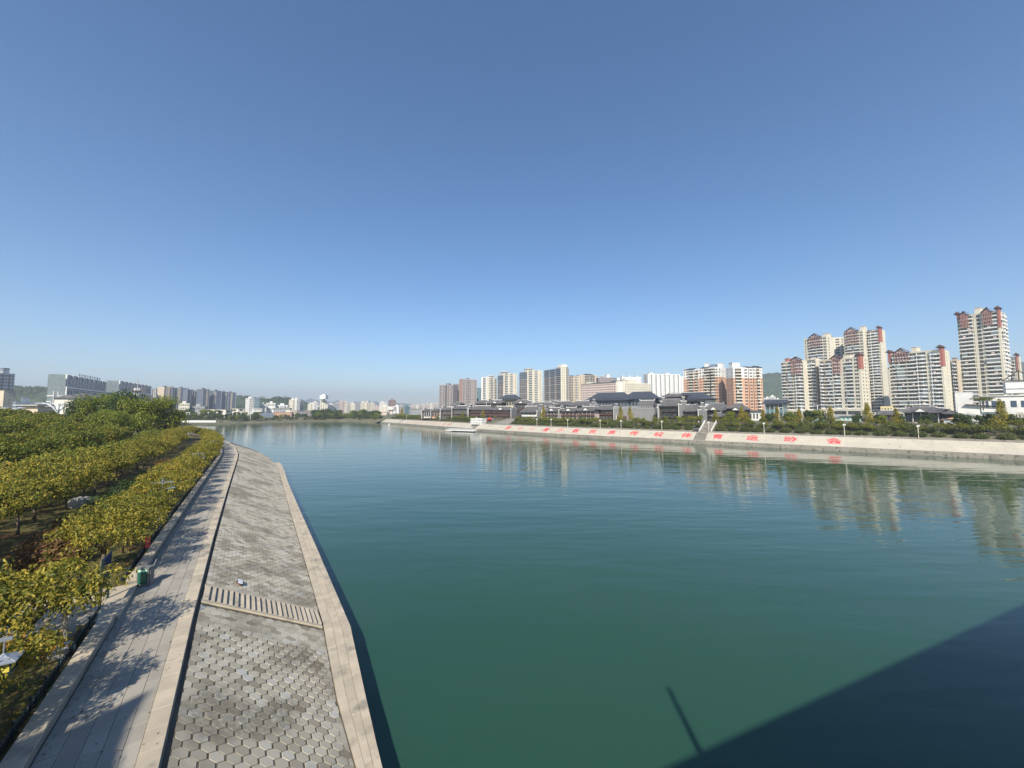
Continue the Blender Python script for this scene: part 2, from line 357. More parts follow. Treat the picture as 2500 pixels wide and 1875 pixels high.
# ground beyond: rings fanned outwards from the river
C0 = Vector((-60, 150, 0))
inner = []
for i, p in enumerate(FBp):
    n = frame_at(FBp, i)[1]; inner.append((p + n * 12.7, 5.3, 'b'))
TIP = [(-178, 497), (-196, 520), (-220, 550), (-248, 572), (-285, 560), (-312, 536), (-326, 500), (-345, 455), (-357, 425), (-372, 405), (-430, 372), (-520, 335), (-700, 300), (-1200, 280), (-2500, 400)]
for p in smooth_poly(resample(TIP, 25), 1): inner.append((p, -.4, 'n'))
gb = MB(); ring_d = [0, 6, 16, 40, 140, 600, 2500, 8000]
zb = [5.3, 6.2, 7.6, 8.4, 8.6, 9.5, 12, 12]; zn = [-.4, .9, 2.0, 4.6, 6.0, 9, 12, 12]
vs = []
for (p, z0, k) in inner:
    d = (p - C0); d.z = 0; L0 = d.length; d.normalize()
    for rd, za, zc in zip(ring_d, zb, zn):
        q = p + d * rd; wob = noise.noise(Vector((q.x * .05, q.y * .05, 0))) * (1.0 if k == 'n' and rd < 100 and rd > 0 else 0)
        vs.append((q.x + wob * 3, q.y + wob * 3, (za if k == 'b' else zc) + wob * .6))
K = len(ring_d); fs = []
for i in range(len(inner) - 1):
    for j in range(K - 1): fs.append((i * K + j, i * K + j + 1, (i + 1) * K + j + 1, (i + 1) * K + j))
gb.add(vs, fs); tag(gb.build('far_ground', M['shoreland'], smooth=True), kind='structure')

# ------------------------------------------------------------------ near bank: ground, promenade, revetment
g = MB(); pts = [bank(s, -3.6, 5.16) for s in [-40, 0, 20, 40, 60, 80, 100, 112, 122, 132, 143, 154, 167, 180, 195, 210, 230, 250, 275, 300, 340, 380]]
pts += [Vector((-480, 296, 5.16)), Vector((-800, 250, 5.16)), Vector((-3000, 330, 5.16)), Vector((-3000, -700, 5.16)), Vector((-200, -700, 5.16))]
g.add(pts, [tuple(range(len(pts)))[::-1]]); tag(g.build('park_lawn', M['grass']), kind='structure')
tag(ribbon('promenade', [(-3.12, 4.8), (-3.12, 4.93), (-.13, 4.93), (-.13, 4.62), (.02, 4.62), (.02, 4.86)], M['concrete'], -40, 380, 5, bank), kind='structure')
PROM = bpy.data.objects['promenade']
def slope_z(s, n):
    w = (n - .02) / (lerp_tab(INN, s) - .02); return 4.86 + (1.66 - 4.86) * w
def in_n(s): return lerp_tab(INN, s)
def out_n(s): return lerp_tab(OUT, s)
rb = MB(); vs = []; ss = [-40 + 4 * i for i in range(12)] + [8 + i for i in range(120)] + [128 + 4 * i for i in range(64)]
for s in ss:
    i_, o_ = in_n(s), out_n(s)
    if s > 117: o_ = i_ + .12
    for (n, z) in ((.02, 4.853), (i_, 1.645), (o_ - .02, 1.54), (o_, 1.3), (o_, -1.5)): vs.append(bank(s, n, z))
fs = [(i * 5 + j, i * 5 + j + 1, (i + 1) * 5 + j + 1, (i + 1) * 5 + j) for i in range(len(ss) - 1) for j in range(4)]
rb.add(vs, fs); REV = tag(rb.build('embankment_revetment', [M['mortar'], M['wallstone']]), kind='structure')
REV.data.polygons.foreach_set('material_index', [0 if k % 4 < 2 else 1 for k in range(len(REV.data.polygons))])

def on_bank(mb, s0, s1, n0, n1, z0, z1, tilt=0):
    a = [bank(s0, n0), bank(s1, n0), bank(s1, n1), bank(s0, n1)]
    mb.hexa([(p.x, p.y, z0) for p in a] + [(p.x, p.y, z1 + tilt * (k % 2)) for k, p in enumerate(a)])
def slab_obj(name, s0, s1, n0, n1, z0, z1, m, parent):
    c = bank((s0 + s1) / 2, (n0 + n1) / 2, 0); b = MB(); a = [bank(s0, n0), bank(s1, n0), bank(s1, n1), bank(s0, n1)]
    e = .012; top = [p.lerp(c, .02) for p in a]
    b.add([(p.x - c.x, p.y - c.y, z0) for p in a] + [(p.x - c.x, p.y - c.y, z1 - e) for p in a] + [(p.x - c.x, p.y - c.y, z1) for p in top],
          [(0, 1, 5, 4), (1, 2, 6, 5), (2, 3, 7, 6), (3, 0, 4, 7), (4, 5, 9, 8), (5, 6, 10, 9), (6, 7, 11, 10), (7, 4, 8, 11), (8, 9, 10, 11)])
    for f in range(len(b.f)): b.f[f] = b.f[f][::-1] if True else b.f[f]
    return b.build(name, m, parent, loc=(c.x, c.y, 0))
# paving: strips along the river; the nearest slabs are objects
strips = [(-3.10, -2.612), (-2.604, -2.112), (-2.104, -1.612), (-1.604, -1.112), (-1.104, -.712)]
far_s = MB(); rest = 0
for k, (n0, n1) in enumerate(strips):
    s = 9.0 + random.random(); idx = 0
    while s < 205:
        ln = random.choice([.9, 1.0, 1.1, 1.2]) if s < 90 else 2.4
        e = s + ln; dz = random.uniform(-.006, .008)
        if s < 52: slab_obj('paving_slab', s + .005, e - .005, n0, n1, 4.9, 5.0 + dz, M['paver'], PROM)
        else: on_bank(far_s, s + .01, e - .01, n0, n1, 4.9, 5.0 + dz)
        s = e
tag(far_s.build('paving_slab', M['paverj'], PROM), kind='stuff')
fk = MB()
for (n0, n1) in ((-.70, -.15),):
    s = 9.0
    while s < 205:
        ln = 1.0 if s < 60 else 2.0
        if s < 60: slab_obj('kerb_stone', s + .006, s + ln - .006, n0, n1, 4.7, 5.03 + random.uniform(-.006, .006), M['kerb'], PROM)
        else: on_bank(fk, s + .01, s + ln - .01, n0, n1, 4.7, 5.03)
        s += ln
tag(fk.build('kerb_stone', M['kerbj'], PROM), kind='stuff')

# hexagonal blocks on the slope
FL = .45; HS = FL / math.sqrt(3); PS = 1.5 * HS
def hexpts(r): return [(r * math.cos(R(60 * k)), r * math.sin(R(60 * k))) for k in range(6)]   # corners point along s
hm = MB(); o_ = hexpts(HS - .006); i_ = hexpts(HS - .009)
hm.add([(x, y, -.05) for x, y in o_] + [(x, y, .014) for x, y in o_] + [(x, y, .0155) for x, y in i_],
       [(k, (k + 1) % 6, 6 + (k + 1) % 6, 6 + k) for k in range(6)] + [(6 + k, 6 + (k + 1) % 6, 12 + (k + 1) % 6, 12 + k) for k in range(6)] + [tuple(range(12, 18))])
hex_me = hm.mesh('hex_block', M['hex'])
cands = []; edge_set = []
row = 0; s = 10.0
while s < 150:
    n = .03 + (FL / 2 if row % 2 else 0)
    while n < in_n(s) + FL * .35:
        if not (26.75 < s < 29.35):
            if n - FL / 2 < .02 or n + FL / 2 > in_n(s) - .02: edge_set.append((s, n))
            else: cands.append((s, n))
        n += FL
    s += PS; row += 1
cam_sn = (0, 0)
cands.sort(key=lambda c: (bank(c[0], c[1], 3) - Vector((0, 0, 15))).length if c[0] > 14.0 else 999)
near_set = cands[:300]; far_set = cands[300:] + edge_set
for (s, n) in near_set:
    p = bank(s, n); ang = math.atan2(slope_z(s, n + .25) - slope_z(s, n - .25), .5)
    X = Vector((-.577, .817, 0)); Yv = Vector((.817 * math.cos(ang), .577 * math.cos(ang), math.sin(ang))); Z = X.cross(Yv)
    if Z.z < 0: Z = -Z
    Xn = Yv.cross(Z); mtx = Matrix((Xn, Yv, Z)).transposed().to_4x4()
    o = link('hex_block', hex_me, REV); mtx.translation = Vector((p.x, p.y, slope_z(s, n) - .010 + random.uniform(-.003, .003)))
    o.matrix_basis = mtx @ Matrix.Rotation(R(random.uniform(-.7, .7)), 4, 'X') @ Matrix.Rotation(R(random.uniform(-.7, .7)), 4, 'Y')
hb = MB()
for (s, n) in far_set:
    lod = s > 45; vs = []; jit = random.uniform(-.003, .003)
    hi = in_n(s) - .02
    gp = .006 if s < 30 else .016
    for ring, (r, dz) in enumerate(((HS - gp, -.02), (HS - gp - .002, .022))):
        for k in range(6):
            ds = r * math.cos(R(60 * k)); dn = r * math.sin(R(60 * k)); nn = max(.035, min(n + dn, hi))
            vs.append(bank(s + ds, nn, slope_z(s + ds, nn) + dz - .014 + jit))
    hb.add(vs, [tuple(range(6, 12))[::-1]] + [(k, 6 + k, 6 + (k + 1) % 6, (k + 1) % 6) for k in range(6)])
tag(hb.build('hex_block', M['hexj'], REV), kind='stuff')

# berm of long stones along the water
fb_ = MB(); BW = 3
for k in range(BW):
    s = 9.5 + .3 * k
    while s < 117:
        ln = random.uniform(.8, 1.15); e = min(s + ln, 117.3)
        def nn(t, q): a, b_ = in_n(t) + .03, out_n(t) + .04; return a + (b_ - a) * q / BW
        for_s = (s + .006, e - .006)
        z1 = 1.70 + random.uniform(-.012, .012) + (0.03 if k == BW - 1 else 0)
        c = bank((s + e) / 2, nn((s + e) / 2, k + .5)); cor = [bank(for_s[0], nn(s, k) + .006), bank(for_s[1], nn(e, k) + .006), bank(for_s[1], nn(e, k + 1) - .006), bank(for_s[0], nn(s, k + 1) - .006)]
        if s < 48:
            b = MB(); b.hexa([(p.x - c.x, p.y - c.y, 1.4) for p in cor[::-1]] + [(p.x - c.x, p.y - c.y, z1) for p in cor[::-1]])
            b.build('berm_stone', M['kerb'], REV, loc=(c.x, c.y, 0))
        else: fb_.hexa([(p.x, p.y, 1.4) for p in cor[::-1]] + [(p.x, p.y, z1) for p in cor[::-1]])
        s = e
fb_.box(0, 0.01, 0, 0.01, 0, 0.01)
tag(fb_.build('berm_stone', M['kerbj'], REV), kind='stuff')

# steps down the slope
st = empty('riverbank_steps', bank(28, 0, 5), 'straight flight of narrow stone steps cutting through the hexagon block slope', 'stairs', rz=BANK_ROT)
NST = 22; n0, n1 = .05, in_n(28) - .1
o = bank(28, 0, 5)
def loc_b(s, n, z):                    # bank point in the local frame of the steps
    d = bank(s, n, z) - o; c, si = math.cos(-BANK_ROT), math.sin(-BANK_ROT); return (d.x * c - d.y * si, d.x * si + d.y * c, d.z)
for k in range(NST):
    a = n0 + (n1 - n0) * k / NST; bb = n0 + (n1 - n0) * (k + 1) / NST; zt = slope_z(28, a) + .02
    b = MB(); P = [loc_b(27.1, a, 0), loc_b(29.0, a, 0), loc_b(29.0, bb, 0), loc_b(27.1, bb, 0)]
    P = P[::-1]
    b.hexa([(p[0], p[1], zt - .30 - 5) for p in P] + [(p[0], p[1], zt - 5) for p in P]); b.build('step', M['kerb'], st)
for (sa, sb) in ((26.85, 27.08), (29.02, 29.25)):
    b = MB(); P = []
    for (s_, n_, dz) in ((sa, .03, -.2), (sb, .03, -.2), (sb, n1, -.2), (sa, n1, -.2), (sa, .03, .10), (sb, .03, .10), (sb, n1, .10), (sa, n1, .10)):
        P.append(loc_b(s_, n_, slope_z(s_, n_) + dz))
    b.hexa([P[3], P[2], P[1], P[0], P[7], P[6], P[5], P[4]]); b.build('side_kerb', M['kerb'], st)

# low stone wall along the lawn, with a gap at the park entrance
def low_wall(s0, s1, label):
    root = empty('low_wall', bank(s0, -3.4, 5), label, 'wall', 'low stone walls beside the promenade'); b = MB(); c = MB(); s = s0; far_c = MB()
    base = bank(s0, -3.4, 5)
    def hx(mb, a, e, m0, m1, z0, z1):
        P = [bank(a, m0) - base, bank(e, m0) - base, bank(e, m1) - base, bank(a, m1) - base]
        P = P[::-1]; mb.hexa([(p.x, p.y, z0) for p in P] + [(p.x, p.y, z1) for p in P])
    while s < s1 - .05:
        e = min(s + 4, s1); hx(b, s, e, -3.55, -3.14, -.1, .36); s = e
    b.build('wall_body', M['concrete'], root)
    s = s0
    while s < s1 - .05:
        e = min(s + 1.2, s1)
        if s < 75: c = MB(); hx(c, s + .008, e - .008, -3.62, -3.09, .365, .46); c.build('cap_stone', M['kerb'], root)
        else: hx(far_c, s + .01, e - .01, -3.62, -3.09, .365, .46)
        s = e
    if far_c.v: tag(far_c.build('cap_stone', M['kerbj'], root), kind='stuff')
low_wall(8, 26.4, 'low stone kerb wall beside the promenade, near side of the park entrance')
low_wall(30.9, 240, 'long low stone kerb wall running from the green bin away round the bend')

# ornamental hoop fence
def hoop_mesh():
    b = MB()
    for k in range(6):
        x0 = k * .2
        arc = [(x0 + .15 - .15 * math.cos(math.pi * t / 6), .0, .18 + .26 * math.sin(math.pi * t / 6)) for t in range(7)]
        b.tube([(x0, 0, 0)] + arc + [(x0 + .3, 0, 0)], .013, 5)
        arc2 = [(x0 + .15 - .11 * math.cos(math.pi * t / 5), .07, .12 + .16 * math.sin(math.pi * t / 5)) for t in range(6)]
        b.tube([(x0 + .04, .07, 0)] + arc2 + [(x0 + .26, .07, 0)], .013, 5)
    b.tube([(0, .0, .10), (1.2, .0, .10)], .018, 5); b.tube([(0, .02, .28), (1.2, .02, .28)], .018, 5)
    return b.mesh('hoop_panel', M['darkmetal'])
hoop_me = hoop_mesh()
postm = MB(); postm.tube([(0, 0, -.1), (0, 0, .5)], .03, 6); postm.tube([(0, 0, .5), (0, 0, .54), (0, 0, .58)], [.03, .05, .02], 6); post_me = postm.mesh('post', M['darkmetal'])
def hoop_fence(s0, s1, label):
    root = empty('hoop_fence', bank(s0, -3.86, 5.16), label, 'fence', 'low iron hoop fences round the lawn', rz=BANK_ROT)
    s = s0; base = bank(s0, -3.86)
    while s < s1:
        d = bank(s, -3.86) - base; c, si = math.cos(-BANK_ROT), math.sin(-BANK_ROT)
        dn = bank(s + 1.2, -3.86) - bank(s, -3.86)
        o = link('hoop_panel', hoop_me, root, (d.x * c - d.y * si, d.x * si + d.y * c, 0), math.atan2(dn.y, dn.x) - BANK_ROT)
        link('post', post_me, root, o.location, 0)
        s += 1.2
hoop_fence(9, 26.2, 'low dark iron hoop fence along the lawn, nearer stretch before the entrance')
hoop_fence(31.3, 150, 'low dark iron hoop fence along the lawn, longer stretch beyond the entrance')

# entrance path with two steps into the park
pa = empty('entrance_path', bank(28.7, -3.5, 5.0), 'stone paved path leading left from the promenade into the park', 'path', rz=BANK_ROT)
for k in range(5):
    for j in range(3):
        b = MB(); y1 = k * .95 - .42; zt = .16 + .012 * random.random() + .03 ; b.box(-2.2 + j * 1.5, -.73 + j * 1.5, y1, .93 + y1, -.3, zt); b.build('paving_slab', M['kerb'], pa)
tag(pa, kind=None)

# ------------------------------------------------------------------ leaf trees
def leaf_cloud(mb, centre, rad, n, size, seed, flat=.6, hollow=.55, lumps=0, drop=0.0, bottom=-1.0, rich=False):
    rnd = random.Random(seed); cx, cy, cz = centre; rx, ry, rz = rad
    for _ in range(n):
        while True:
            d = Vector((rnd.gauss(0, 1), rnd.gauss(0, 1), rnd.gauss(0, 1)));
            if d.length < .01: continue
            d.normalize()
            if d.z > bottom: break
        lump = 1 + .30 * noise.noise(d * 1.7 + Vector((seed * 3.1, 0, 0))) + .18 * noise.noise(d * 4.1 + Vector((seed, 9, 0)))
        r = (hollow + (1 - hollow) * rnd.random() ** .6) * lump
        p = Vector((cx + d.x * r * rx, cy + d.y * r * ry, cz + d.z * r * rz))
        up = (d * .8 + Vector((rnd.uniform(-1, 1), rnd.uniform(-1, 1), rnd.uniform(-.2, .9)))).normalized()
        t = up.cross(Vector((rnd.uniform(-1, 1), rnd.uniform(-1, 1), rnd.uniform(-.4, .1))));
        if t.length < .1: continue
        t.normalize(); bt = up.cross(t); s = size * rnd.uniform(.6, 1.35)
        a = p - t * s * .5; c = p + t * s * .5 - up * s * .12; l = p + bt * s * flat * .38 + up * s * .06; r_ = p - bt * s * flat * .38 + up * s * .06
        mb.add([a, r_, c, l], [(0, 1, 2, 3)])
def branchy(mb, h, r0, spread, seed, n=6, top=None):
    rnd = random.Random(seed); top = top or h * 1.2
    mb.tube([(0, 0, -.3), (rnd.uniform(-.05, .05), 0, h * .5), (rnd.uniform(-.1, .1), rnd.uniform(-.1, .1), h)], [r0 * 1.2, r0, r0 * .8], 7)
    for k in range(n):
        a = 2 * math.pi * k / n + rnd.uniform(-.4, .4); q = spread * rnd.uniform(.6, 1)
        mid = (math.cos(a) * q * .5, math.sin(a) * q * .5, h + (top - h) * .45)
        mb.tube([(0, 0, h * .92), mid, (math.cos(a) * q, math.sin(a) * q, h + (top - h) * rnd.uniform(.6, 1))], [r0 * .55, r0 * .38, r0 * .12], 5)
class TreeKind:
    def __init__(self, name, leafmat, variants):
        self.name = name; self.v = []
        for (tr, cr) in variants: self.v.append((tr.mesh(name + '_trunk', M['bark'], True) if tr else None, cr.mesh(name + '_crown', leafmat)))
    def place(self, loc, scale, label, cat='tree', group=None, rz=None, sz=None, name=None, var=None):
        tr, cr = self.v[random.randrange(len(self.v))] if var is None else self.v[var % len(self.v)]
        rz = random.uniform(0, 6.28) if rz is None else rz
        if tr is None:
            o = link(name or self.name, cr, None, loc, rz); o.scale = (scale, scale, sz or scale); return tag(o, label, cat, group)
        o = empty(name or self.name, loc, label, cat, group, rz); o.scale = (scale, scale, sz or scale)
        link('trunk', tr, o); link('crown', cr, o); return o
def mk_orchard(n, size, seeds, hz=2.25, rad=(2.15, 2.15, 1.15)):
    out = []
    for sd in seeds:
        t = MB(); branchy(t, 1.35, .09, rad[0] * .8, sd, 9, hz + .9); c = MB(); rnd = random.Random(sd); nb = 17
        leaf_cloud(c, (0, 0, hz - .1), (rad[0] * .75, rad[1] * .75, rad[2] * .7), int(n * .16), size, sd, hollow=.35, bottom=-.5)
        for k in range(nb):
            a = k * 2.4 + rnd.uniform(-.4, .4); q = rad[0] * (.18 + .72 * math.sqrt((k + .5) / nb)) ; rr = rnd.uniform(.45, .85) * rad[0] / 2.15
            zz = hz + rad[2] * (.75 - .9 * (q / rad[0]) ** 2) + rnd.uniform(-.35, .35)
            leaf_cloud(c, (math.cos(a) * q, math.sin(a) * q, zz), (rr, rr, rr * .62), int(n * .80 / nb), size, sd * 30 + k, hollow=.45, bottom=-.7)
        for k in range(14):                      # shoots standing out of the outline
            a = rnd.uniform(0, 6.28); q = rad[0] * rnd.uniform(.3, 1.0); zz = hz + rad[2] * (1.15 - .9 * (q / rad[0]) ** 2)
            leaf_cloud(c, (math.cos(a) * q, math.sin(a) * q, zz + .12), (.18, .18, .42), max(4, int(n * .003)), size, sd * 77 + k, hollow=.3)
        out.append((t, c))
    return out
orchard_near = TreeKind('cherry_tree', L_YEL, mk_orchard(6400, .165, (1, 2, 3), 2.2, (2.2, 2.2, 1.3)))
orchard = TreeKind('cherry_tree', L_YEL, mk_orchard(3600, .20, (4, 5, 6), 2.25, (2.2, 2.2, 1.35)))
orchard_ol = TreeKind('cherry_tree', L_OLV, mk_orchard(1700, .30, (7, 8, 9)))
def mk_round(n, size, seeds, r=(2.6, 2.6, 2.9), th=2.2, hz=4.4, lobes=11):
    out = []
    for sd in seeds:
        t = MB(); branchy(t, th, .17, r[0] * .7, sd, 6, hz + 1); c = MB(); rnd = random.Random(sd)
        for k in range(lobes):
            a = rnd.uniform(0, 6.28); q = rnd.uniform(.1, .75) * r[0]; zz = hz + rnd.uniform(-.55, .75) * r[2] * .8
            leaf_cloud(c, (math.cos(a) * q, math.sin(a) * q, zz), (r[0] * .5, r[1] * .5, r[2] * .36), n // lobes, size, sd * 20 + k, hollow=.6, bottom=-.75)
        out.append((t, c))
    return out
park_tree = TreeKind('park_tree', L_OLV, mk_round(2600, .40, (11, 12, 13)))
green_tree = TreeKind('broadleaf_tree', L_DKG, mk_round(3400, .42, (14, 15), (3.4, 3.4, 4.2), 2.5, 6.2, 16))
lime_tree = TreeKind('broadleaf_tree', L_MID, mk_round(3400, .42, (16, 17), (3.4, 3.4, 4.2), 2.5, 6.2, 16))
def mk_cone(n, size, seeds):
    out = []
    for sd in seeds:
        t = MB(); branchy(t, 2, .12, .8, sd, 5, 4); c = MB(); rnd = random.Random(sd)
        for k in range(12):
            f = k / 11; a = rnd.uniform(0, 6.28); rr = (1 - f) * 1.25 + .2
            leaf_cloud(c, (math.cos(a) * rr * .55, math.sin(a) * rr * .55, 2.0 + f * 4.6), (rr * .8 + .25, rr * .8 + .25, .8), n // 12, size, sd * 20 + k, hollow=.45)
        out.append((t, c))
    return out
ginkgo = TreeKind('ginkgo_tree', L_GNK, mk_cone(1300, .34, (21, 22, 23)))
def mk_shrub(n, size, seeds, r=(1.35, 1.35, 1.05), hz=1.0):
    out = []
    for sd in seeds:
        c = MB(); leaf_cloud(c, (0, 0, hz * .9), (r[0] * .8, r[1] * .8, r[2] * .8), n // 3, size * 1.5, sd + 500, hollow=.5, bottom=-.75, flat=1.1); leaf_cloud(c, (0, 0, hz), r, n, size, sd, hollow=.80, bottom=-.75, flat=.8)
        ic = MB()
        out.append((None, c))
    return out
dark_shrub = TreeKind('round_shrub', L_SHR, mk_shrub(1000, .25, (31, 32, 33, 34), (1.95, 1.95, 1.2), 1.05))
hedge_ball = TreeKind('clipped_bush', L_HDG, mk_shrub(1500, .16, (35, 36), (1.5, 1.5, .9), .75))
red_bush = TreeKind('red_bush', L_RED, mk_shrub(1300, .17, (37, 38), (1.4, 1.4, .8), .7))
far_tree = TreeKind('olive_tree', L_OLV, mk_orchard(620, .40, (41, 42, 43, 44), 2.6, (2.0, 2.0, 1.35)))
far_green = TreeKind('leafy_tree', L_DKG, mk_round(900, .50, (45, 46), (2.3, 2.3, 2.3), 1.4, 3.4, 8))
far_mid = TreeKind('green_tree', L_MID, mk_round(900, .50, (47, 48), (2.3, 2.3, 2.3), 1.4, 3.4, 8))

ORD = ['nearest', 'second', 'third', 'fourth', 'fifth', 'sixth', 'seventh', 'eighth', 'ninth', 'tenth', 'eleventh', 'twelfth', 'thirteenth', 'fourteenth', 'fifteenth', 'sixteenth', 'seventeenth', 'eighteenth', 'nineteenth', 'twentieth']
def ordn(k):
    if k < 20: return ORD[k]
    t = {2: 'twenty', 3: 'thirty', 4: 'forty', 5: 'fifty', 6: 'sixty', 7: 'seventy', 8: 'eighty', 9: 'ninety'}
    n = k + 1
    if n >= 100: return 'number %d' % n
    if n % 10 == 0: return t[n // 10][:-1] + 'ieth'
    return t[n // 10] + '-' + (['', 'first'] + ORD[1:9])[n % 10]
# row A beside the fence
for i, (s_, n_) in enumerate(((15.5, -8.0), (20.3, -8.4), (24.8, -8.6), (18, -11.4), (23.5, -12.2))):
    orchard_near.place(bank(s_, n_, 5.16), random.uniform(1.0, 1.15), 'yellow-green tree behind the fence row at the lower left corner, %s from the bridge' % ordn(i), group='yellow-green trees at the lower left corner')
k = 0; s = 13.6
while s < 205:
    if not (27.6 < s < 30.2):
        n = -4.9 - .25 * random.random(); sc = random.uniform(.88, 1.10)
        kind = orchard_near if s < 42 else orchard
        if 22 < s < 36: sc = max(sc, 1.08)
        kind.place(bank(s + random.uniform(-.4, .4), n, 5.16), sc, 'yellow-green tree in the fence row by the promenade, %s from the bridge end' % ordn(k), group='yellow-green trees in the row beside the promenade fence'); k += 1
    s += 4.9
# row B (staggered double row) further in
k = 0; s = 24
while s < 215:
    for j, n in enumerate((-13.4, -17.6)):
        kind = orchard_near if s < 44 else orchard
        if s > 60 and j == 1: kind = orchard_ol
        kind.place(bank(s + 2.4 * j + random.uniform(-.6, .6), n + random.uniform(-.5, .5), 5.16), random.uniform(1.08, 1.42),
                   'yellow-green tree in the %s row beyond the lawn strip, %s from the left edge' % (('front', 'rear')[j], ordn(k)), group='yellow-green trees in the double row beyond the lawn')
    k += 1; s += 4.8
# mass C
k = 0
for j, n in enumerate((-25, -30.5, -36.5, -43, -50)):
    s = 40 + j * 9; q = 0
    while s < 225 + j * 8:
        sc = random.uniform(.88, 1.02) + .09 * j
        park_tree.place(bank(s + random.uniform(-1, 1), n + random.uniform(-1, 1), 5.16), sc,
                        'olive park tree in the %s row of the dense grove, %s along it' % (('first', 'second', 'third', 'fourth', 'rear')[j], ordn(q)), group='olive trees of the dense park grove', sz=sc * random.uniform(.85, .98) * (1 + .05 * j))
        q += 1; s += 5.6 if j < 3 else 6.4
# big trees rising above the grove
for (px, Y, topz, kd, lab) in ((205, 128, 19.0, green_tree, 'large dark green tree left in the clump rising above the grove'), (238, 124, 20.0, lime_tree, 'large bright green tree in the middle of the tall clump'),
                                (272, 132, 20.8, lime_tree, 'tall bright green tree right of the middle of the tall clump'), (312, 122, 22.0, green_tree, 'tallest dark green tree of the clump, below the antenna mast'),
                                (340, 116, 19.0, lime_tree, 'bright green tree at the right end of the tall clump'), (372, 126, 18.5, lime_tree, 'yellowish green tree just right of the tall dark clump'),
                                (402, 122, 19.5, lime_tree, 'light yellow-green slender tree right of the tall clump'), (428, 124, 14.5, green_tree, 'low dark tree under the slender light green one'),
                                (180, 134, 16.5, green_tree, 'lower dark green tree on the left flank of the tall clump'), (300, 104, 15.5, lime_tree, 'bright green rounded tree in front of the tall clump'),
                                (250, 108, 16.0, lime_tree, 'yellowish rounded tree in front of the tall clump, left side')):
    X, Yy = xy(px, Y); sc = (topz - 5.2) / 9.8
    kd.place((X, Yy, 5.16), sc, lab, group='tall trees rising above the park grove')
# bushes on the lawn strip
for i, (s, n, kd, sc, lab) in enumerate(((52, -8.9, hedge_ball, 1.2, 'clipped round green bush on the lawn, nearest of the green ones'), (57.5, -8.6, hedge_ball, 1.35, 'large clipped green bush behind the nearest green bush'), (64, -8.9, hedge_ball, 1.2, 'clipped green bush in the middle of the lawn strip'),
                       (72, -8.7, hedge_ball, 1.15, 'clipped green bush further up the lawn strip'), (80, -8.6, hedge_ball, 1.1, 'far clipped green bush near the row bend'),
                       (45.5, -8.6, red_bush, 1.25, 'reddish brown bush beside the stone slab on the lawn'), (41, -9.0, red_bush, 1.1, 'red-brown bush left of the hanging lamp'), (37.5, -8.2, red_bush, 1.2, 'russet bush behind the nearer fence-row trees'),
                       (31.5, -10.5, red_bush, 1.3, 'russet bush at the left edge of the photo'), (28, -9.8, red_bush, 1.3, 'russet bush lowest at the left edge'), (86, -9.0, red_bush, 1.3, 'brownish bush far up the lawn strip'), (34, -13, hedge_ball, 1.3, 'dark green bush in tree shade at the left edge'))):
    kd.place(bank(s, n, 5.16), sc, lab, cat='bush', group='bushes on the park lawn strip')

# grass tufts and fallen leaves on the strip
tf = MB(); rnd = random.Random(5)
for _ in range(9000):
    s = rnd.uniform(12, 75); n = -4.05 - rnd.random() ** 1.3 * 8
    p = bank(s, n, 5.17); a = rnd.uniform(0, 6.28); h = rnd.uniform(.05, .12); w_ = .03
    tf.add([(p.x - math.cos(a) * w_, p.y - math.sin(a) * w_, p.z), (p.x + math.cos(a) * w_, p.y + math.sin(a) * w_, p.z), (p.x + rnd.uniform(-.05, .05), p.y + rnd.uniform(-.05, .05), p.z + h)], [(0, 1, 2)])
tag(tf.build('grass_tufts', L_OLV), 'short grass tufts on the park lawn', 'grass', kind='stuff')
tf = MB()
for _ in range(3500):
    s = rnd.uniform(12, 60); n = -4.0 - rnd.random() ** 1.6 * 6
    if rnd.random() < .12: n = rnd.uniform(-3.05, -.3) if rnd.random() < .5 else rnd.uniform(-3.08, -2.7)
    z = 5.19 if n < -3.7 else 5.02
    if n > -3.7: s = rnd.uniform(12, 60)
    p = bank(s, n, z + rnd.uniform(0, .02)); a = rnd.uniform(0, 6.28); q = rnd.uniform(.03, .06)
    c, si = math.cos(a) * q, math.sin(a) * q
    tf.add([(p.x - c, p.y - si, p.z), (p.x + si * .5, p.y - c * .5, p.z + .01), (p.x + c, p.y + si, p.z), (p.x - si * .5, p.y + c * .5, p.z + .015)], [(0, 1, 2, 3)])
tag(tf.build('fallen_leaves', L_RED), 'fallen brown leaves on the lawn edge and paving', 'leaves', kind='stuff')

# ------------------------------------------------------------------ small things on the near bank
# litter bin
p = bank(30.75, -2.9, 5.0); bn = empty('litter_bin', (p.x, p.y, 5.0), 'green and grey litter bin with a slanted hood beside the wall end', 'bin', rz=R(8))
b = MB(); b.box(-.30, .30, -.02, .40, 0, .98); b.box(-.33, .33, -.05, .43, .98, 1.04); b.build('body', M['bingrey'], bn)
b = MB(); b.box(-.23, .23, -.045, -.025, .16, .80); b.build('door', M['bingreen'], bn)
b = MB(); b.box(-.23, .23, -.05, -.028, .82, .94); b.build('label_strip', M['mint'], bn)
b = MB(); b.box(.305, .34, .06, .36, 0, 1.0); b.hexa([(.30, .30, 1.04), (.34, .30, 1.04), (.34, .43, 1.04), (.30, .43, 1.04), (.30, .48, 1.32), (.34, .48, 1.32), (.34, .52, 1.32), (.30, .52, 1.32)]); b.build('hood', M['bingrey'], bn)
